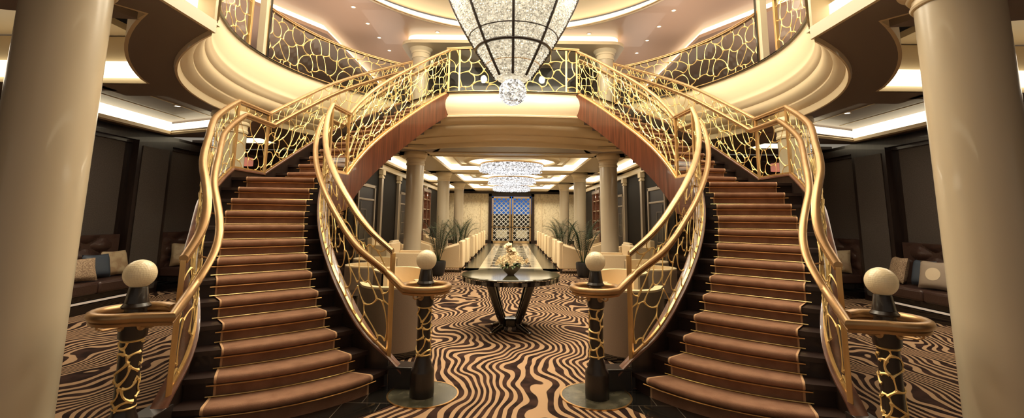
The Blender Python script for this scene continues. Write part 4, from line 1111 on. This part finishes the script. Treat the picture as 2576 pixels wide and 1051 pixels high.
# bowl with orchids
t = thing('flower_bowl', (T0[0], T0[1]-.10, .745), 'shallow taupe bowl filled with cream orchids and leaves on the round table', 'flower arrangement')
bx, by = T0[0], T0[1]-.10
BOWL = mat('taupe_bowl', (.34, .27, .20), .35)
mb = MB(); mb.lathe([(.0, .746), (.045, .746), (.05, .755), (.09, .79), (.125, .83), (.142, .872), (.134, .872), (.11, .83), (.0, .79)], (bx, by, 0), 32); mb.build('bowl', BOWL, t, True, mirror=False)
rnd = random.Random(3); PET = mat('orchid_petal', (.90, .72, .44), .6); HRT = mat('orchid_heart', (.55, .3, .08), .6); STEM = mat('orchid_leaf', (.06, .10, .02), .5)
def leaf(mb, base, d, L, w_, droop=.3, segs=5, cup=0):
    d = Vector(d).normalized(); s = d.cross(Vector((0, 0, 1)))
    s = s.normalized() if s.length > .01 else Vector((1, 0, 0)); vs = []; p = Vector(base)
    for i in range(segs+1):
        t_ = i/segs; ww = w_*math.sin(PI*min(1, .12+.88*t_)**.8)*1.0 if i < segs else .001
        vs += [p-s*ww, p+s*ww+Vector((0, 0, 0))]; d2 = (d+Vector((0, 0, -droop*t_*2))).normalized(); p = p+d2*L/segs
    mb.add(vs, [(2*i, 2*i+1, 2*i+3, 2*i+2) for i in range(segs)])
mb = MB()
for i in range(46):
    a = rnd.uniform(0, 2*PI); leaf(mb, (bx+.08*math.cos(a), by+.08*math.sin(a), .865), (math.cos(a), math.sin(a), rnd.uniform(.1, .9)), rnd.uniform(.09, .17), rnd.uniform(.014, .026), .5)
mb.build('leaves', STEM, t, mirror=False)['kind'] = 'stuff'
blooms = []
for i in range(66):
    a = rnd.uniform(0, 2*PI); r = rnd.uniform(.02, .235); blooms.append((bx+r*math.cos(a), by+r*.7*math.sin(a), .90+.10*(1-r/.2)*rnd.uniform(.5, 1.2)+rnd.uniform(-.01, .05)))
for i in range(30): q = i/29; blooms.append((bx-.01+.03*math.sin(q*5)+rnd.uniform(-.075, .075)*(1-q*.6), by+rnd.uniform(-.04, .04), .98+.17*q))
mb = MB()
for x, y in ((bx, by), (bx-.03, by)): mb.tube([(x, y, .83), (x-.02, y, .95), (x+.01, y, 1.06), (x+.02, y, 1.16)], .004, 5)
mb.build('stem', STEM, t, mirror=False)
for b in blooms:
    mb = MB(); n_ = Vector((b[0]-bx, b[1]-by-.12, (b[2]-.9)*.6+.05)).normalized(); s1 = n_.cross(Vector((0, 0, 1))).normalized(); s2 = s1.cross(n_)
    for k in range(5):
        a = 2*PI*k/5+rnd.uniform(-.2, .2); d = s1*math.cos(a)+s2*math.sin(a); c = Vector(b); e = c+d*.042+n_*.008; side = n_.cross(d)*.020
        mb.add([c, c+d*.018+side, e, c+d*.018-side], [(0, 1, 2, 3)])
    octa(mb, Vector(b)+n_*.006, .006)
    for q in range(5, len(mb.f)): mb.m[q] = 1
    mb.build('orchid_flower', [PET, HRT], t, mirror=False)
# palms
def palm(loc, label, seed, sc_=1.0):
    t = thing('potted_palm', loc, label, 'potted plant', 'kentia palms beside the hall columns', world=False); rnd = random.Random(seed)
    mb = MB(); mb.lathe([(.0, 0), (.12, 0), (.15, .03), (.19, .20), (.20, .34), (.19, .38), (.17, .38), (.16, .34), (.0, .33)], n=28); mb.build('pot', POT, t, True, mirror=False)
    fr = [(rnd.uniform(0, 2*PI), rnd.uniform(.25, 1.0)) for _ in range(14)]
    for i, (a, sp_) in enumerate(fr):
        mb = MB(); mbl = MB(); d = Vector((math.cos(a), math.sin(a), 0)); L = (1.0+.38*rnd.random())*sc_; pts = []; p = Vector((.03*math.cos(a), .03*math.sin(a), .34)); el = math.radians(89-20*sp_)
        N = 14
        for k in range(N+1):
            pts.append(p.copy()); p = p+(d*math.cos(el)+Vector((0, 0, 1))*math.sin(el))*L/N; el -= math.radians(2.5+9*sp_)*(1 if k > 6 else .12)
        mbl.tube(pts, [.007*(1-.7*k/N) for k in range(N+1)], 4)
        for k in range(4, N):
            tt = (pts[k+1]-pts[k-1]).normalized(); sd = tt.cross(Vector((0, 0, 1))).normalized()
            for q in (0, .5):
                pp = pts[k].lerp(pts[k+1], q)
                for s in (-1, 1):
                    dd = (tt*.55+sd*s+Vector((0, 0, .05)))
                    leaf(mbl, pp, dd, (.30*math.sin(PI*min(1, (k-3)/(N-3)*.85+.12))+.03)*.8*sc_, .0115, .45, 4)
        mbl.build('frond', LEAF, t, mirror=False)
    return t
p0 = None
for i, (x, y, lb) in enumerate(((-1.9, 12.05, 'potted palm in front of the first left armchair, nearest of the left palms'), (1.9, 12.05, 'potted palm in front of the first right armchair, nearest of the right palms'),
        (-1.82, 15.3, 'potted palm beside the second left hall column'), (1.82, 15.3, 'potted palm beside the second right hall column'),
        (-2.0, 19.0, 'potted palm farthest away in the left row'), (2.0, 19.0, 'potted palm farthest away in the right row'))):
    if p0 is None: p0 = palm((x, y, 0), lb, 4, 1.0)
    else: dup(p0, (x, y, 0), 1.7*i, lb)
# sofas with tufted backs
def tufted(mb, y0, y1, z0, z1, x, nx, nz, depth=.075):
    """button-tufted surface facing +x"""
    NY, NZ = nx*6, nz*6; vs = []
    for i in range(NY+1):
        for j in range(NZ+1):
            u = i/NY*nx; v = j/NZ*nz
            f = abs(math.sin(PI*(u+v)*.5*1))*abs(math.sin(PI*(u-v)*.5*1)); f = f**.6
            vs.append((x+depth*f*min(1, 6*min(i/NY, 1-i/NY)+.2), y0+(y1-y0)*i/NY, z0+(z1-z0)*j/NZ))
    n0 = len(vs)
    mb.add(vs, [(i*(NZ+1)+j, (i+1)*(NZ+1)+j, (i+1)*(NZ+1)+j+1, i*(NZ+1)+j+1) for i in range(NY) for j in range(NZ)])
for SG, sn in ((1, 'left'), (-1, 'right')):
    for y0, y1, nm in ((5.3, 8.15, 'behind the foreground column'), (9.15, 10.9, 'farther back behind the staircase')):
        t = thing('sofa', (SG*-6.75, (y0+y1)/2, 0), 'dark brown leather banquette with button-tufted back on the %s, %s' % (sn, nm), 'sofa')
        ncu = 3 if y0 < 6 else 2; dy = (y1-y0)/ncu
        for c in range(ncu): mb = MB(); mb.b2(-6.98, -6.38, y0+dy*c+.004, y0+dy*(c+1)-.004, .28, .46); mb.build('seat_cushion', SOFA, t, bevel=.035, smooth=True)
        mb = MB(); tufted(mb, y0, y1, .46, 1.14, -7.0, int((y1-y0)/.3), 4); mb.b2(-7.10, -6.98, y0, y1, .3, 1.15); mb.build('backrest', SOFA, t, True, crease=60)
        mb = MB(); mb.b2(-7.05, -6.44, y0, y1, .0, .14); mb.b2(-7.05, -6.42, y0, y1, .20, .28); mb.build('plinth', BLACK, t)
        mb = MB(); mb.b2(-6.44, -6.425, y0, y1, .155, .185); mb.build('chrome_strip', mat('strip_chrome_glow', (.8, .72, .62), .25, .6, emis=(1, .8, .6), es=.25), t)  # chrome strip, brightened by a faint glow put into its material
SG = 1
def cushion_mesh(w_, h_, d_):
    mb = MB(); n = 14; vs = []
    for s in (1, -1):
        for i in range(n+1):
            for j in range(n+1):
                u = 2*i/n-1; v = 2*j/n-1; e = max(0, (1-u**4)*(1-v**4))**.45
                k = 1-.07*(1-abs(u*v)**1.0)*max(abs(u), abs(v))**3
                vs.append((s*d_/2*e, u*w_/2*k, h_/2+v*h_/2*k))
    m_ = (n+1)*(n+1); fs = []
    for i in range(n):
        for j in range(n):
            a = i*(n+1)+j; fs.append((a, a+n+1, a+n+2, a+1)); fs.append((m_+a, m_+a+1, m_+a+n+2, m_+a+n+1))
    mb.add(vs, fs)
    return mb
CU = {'tan': mat('cushion_tan_pattern', (.22, .14, .085), .7, noise=((70, 70, 70), (.45, .32, .20), .42, .58)), 'blue': mat('cushion_slate_blue', (.045, .06, .085), .45), 'beige': mat('cushion_beige', (.42, .32, .19), .6, noise=((5, 5, 5), (.30, .20, .11), .45, .55)),
      'circle': mat('cushion_taupe', (.30, .23, .17), .6)}
def cushion(loc, rz, tilt, kind, w_, h_, label):
    o = cushion_mesh(w_, h_, .16).build('cushion', CU[kind], None, True, mirror=False, crease=180)
    o.location = loc; o.rotation_euler = (0, tilt, rz); tag(o, label, 'cushion', 'cushions on the banquettes')
    if kind == 'circle':
        mb = MB(); mb.lathe([(0, 0), (.10, .0), (.10, .004), (0, .006)], n=28)
        mb.v = [(.078+z_, x_, h_/2+y_) for x_, y_, z_ in mb.v]; mb.build('round_motif', mat('pale_disc', (.62, .50, .34), .6), o, mirror=False)
    return o
cushion((-6.56, 7.02, .475), -.35, -.35, 'tan', .50, .36, 'tan patterned rectangular cushion lying at the front on the left banquette')
cushion((-6.72, 7.52, .475), -.2, -.25, 'blue', .40, .38, 'slate blue cushion between two tan cushions on the left banquette')
cushion((-6.72, 7.88, .475), -.15, -.30, 'beige', .42, .42, 'beige cushion behind the blue one on the left banquette')
cushion((-6.72, 9.42, .475), -.9, -.2, 'beige', .42, .46, 'beige cushion on the far left banquette behind the staircase railing')
cushion((6.58, 7.18, .475), PI+.30, -.30, 'circle', .46, .44, 'taupe cushion with a pale disc at the front on the right banquette')
cushion((6.74, 7.57, .475), PI+.1, -.25, 'blue', .36, .42, 'slate blue cushion half hidden on the right banquette')
cushion((6.66, 7.98, .475), PI-.25, -.25, 'tan', .40, .44, 'tan patterned cushion behind the blue one on the right banquette')
cushion((6.72, 9.42, .475), PI+.9, -.2, 'beige', .42, .46, 'beige cushion on the far right banquette behind the staircase railing')
# chrome-framed low tables at the sofas
CHR = mat('chrome', (.8, .8, .8), .12, 1)
lt = None
for x, y, lb in ((-5.55, 8.9, 'low black side table with chrome frame by the far left banquette'), (5.55, 8.9, 'low black side table with chrome frame by the far right banquette')):
    if lt is None:
        lt = thing('coffee_table', (x, y, 0), lb, 'side table', None, world=False)
        mb = MB(); mb.b2(-.3, .3, -.3, .3, .40, .44); mb.build('table_top', BLACK, lt, mirror=False, bevel=.004)
        for zz in (.38, .10):
            mb = MB(); mb.tube([(-.29, -.29, zz), (.29, -.29, zz), (.29, .29, zz), (-.29, .29, zz)], .012, 6, closed=True); mb.build('frame', CHR, lt, mirror=False)
        for a, b in ((-.29, -.29), (.29, -.29), (.29, .29), (-.29, .29)): mb = MB(); mb.box((a, b, .2), (.02, .02, .4)); mb.build('leg', CHR, lt, mirror=False)
    else: dup(lt, (x, y, 0), 0, lb)
# pink drum pendants behind the landings
pd = None
PINK = mat('pink_shade', (.75, .30, .22), .6, emis=(1, .35, .25), es=.35)
for x, y, lb in ((-5.4, 9.0, 'pink drum lamp shade glimpsed through the left landing railing'), (5.4, 9.0, 'pink drum lamp shade glimpsed through the right landing railing')):
    if pd is None:
        pd = thing('pendant_lamp', (x, y, 2.5), lb, 'lamp', None, world=False)
        mb = MB(); mb.lathe([(.16, 0), (.16, .15), (.155, .15), (.155, 0), (.16, 0)], n=28, cap=False); mb.build('lamp_shade', PINK, pd, True, mirror=False)
        mb = MB(); mb.tube([(0, 0, .12), (0, 0, .61)], .006, 6); mb.tube([(-.155, 0, .12), (.155, 0, .12)], .004, 4); mb.build('stem', BRASS, pd, mirror=False)
    else: dup(pd, (x, y, 2.5), 0, lb)
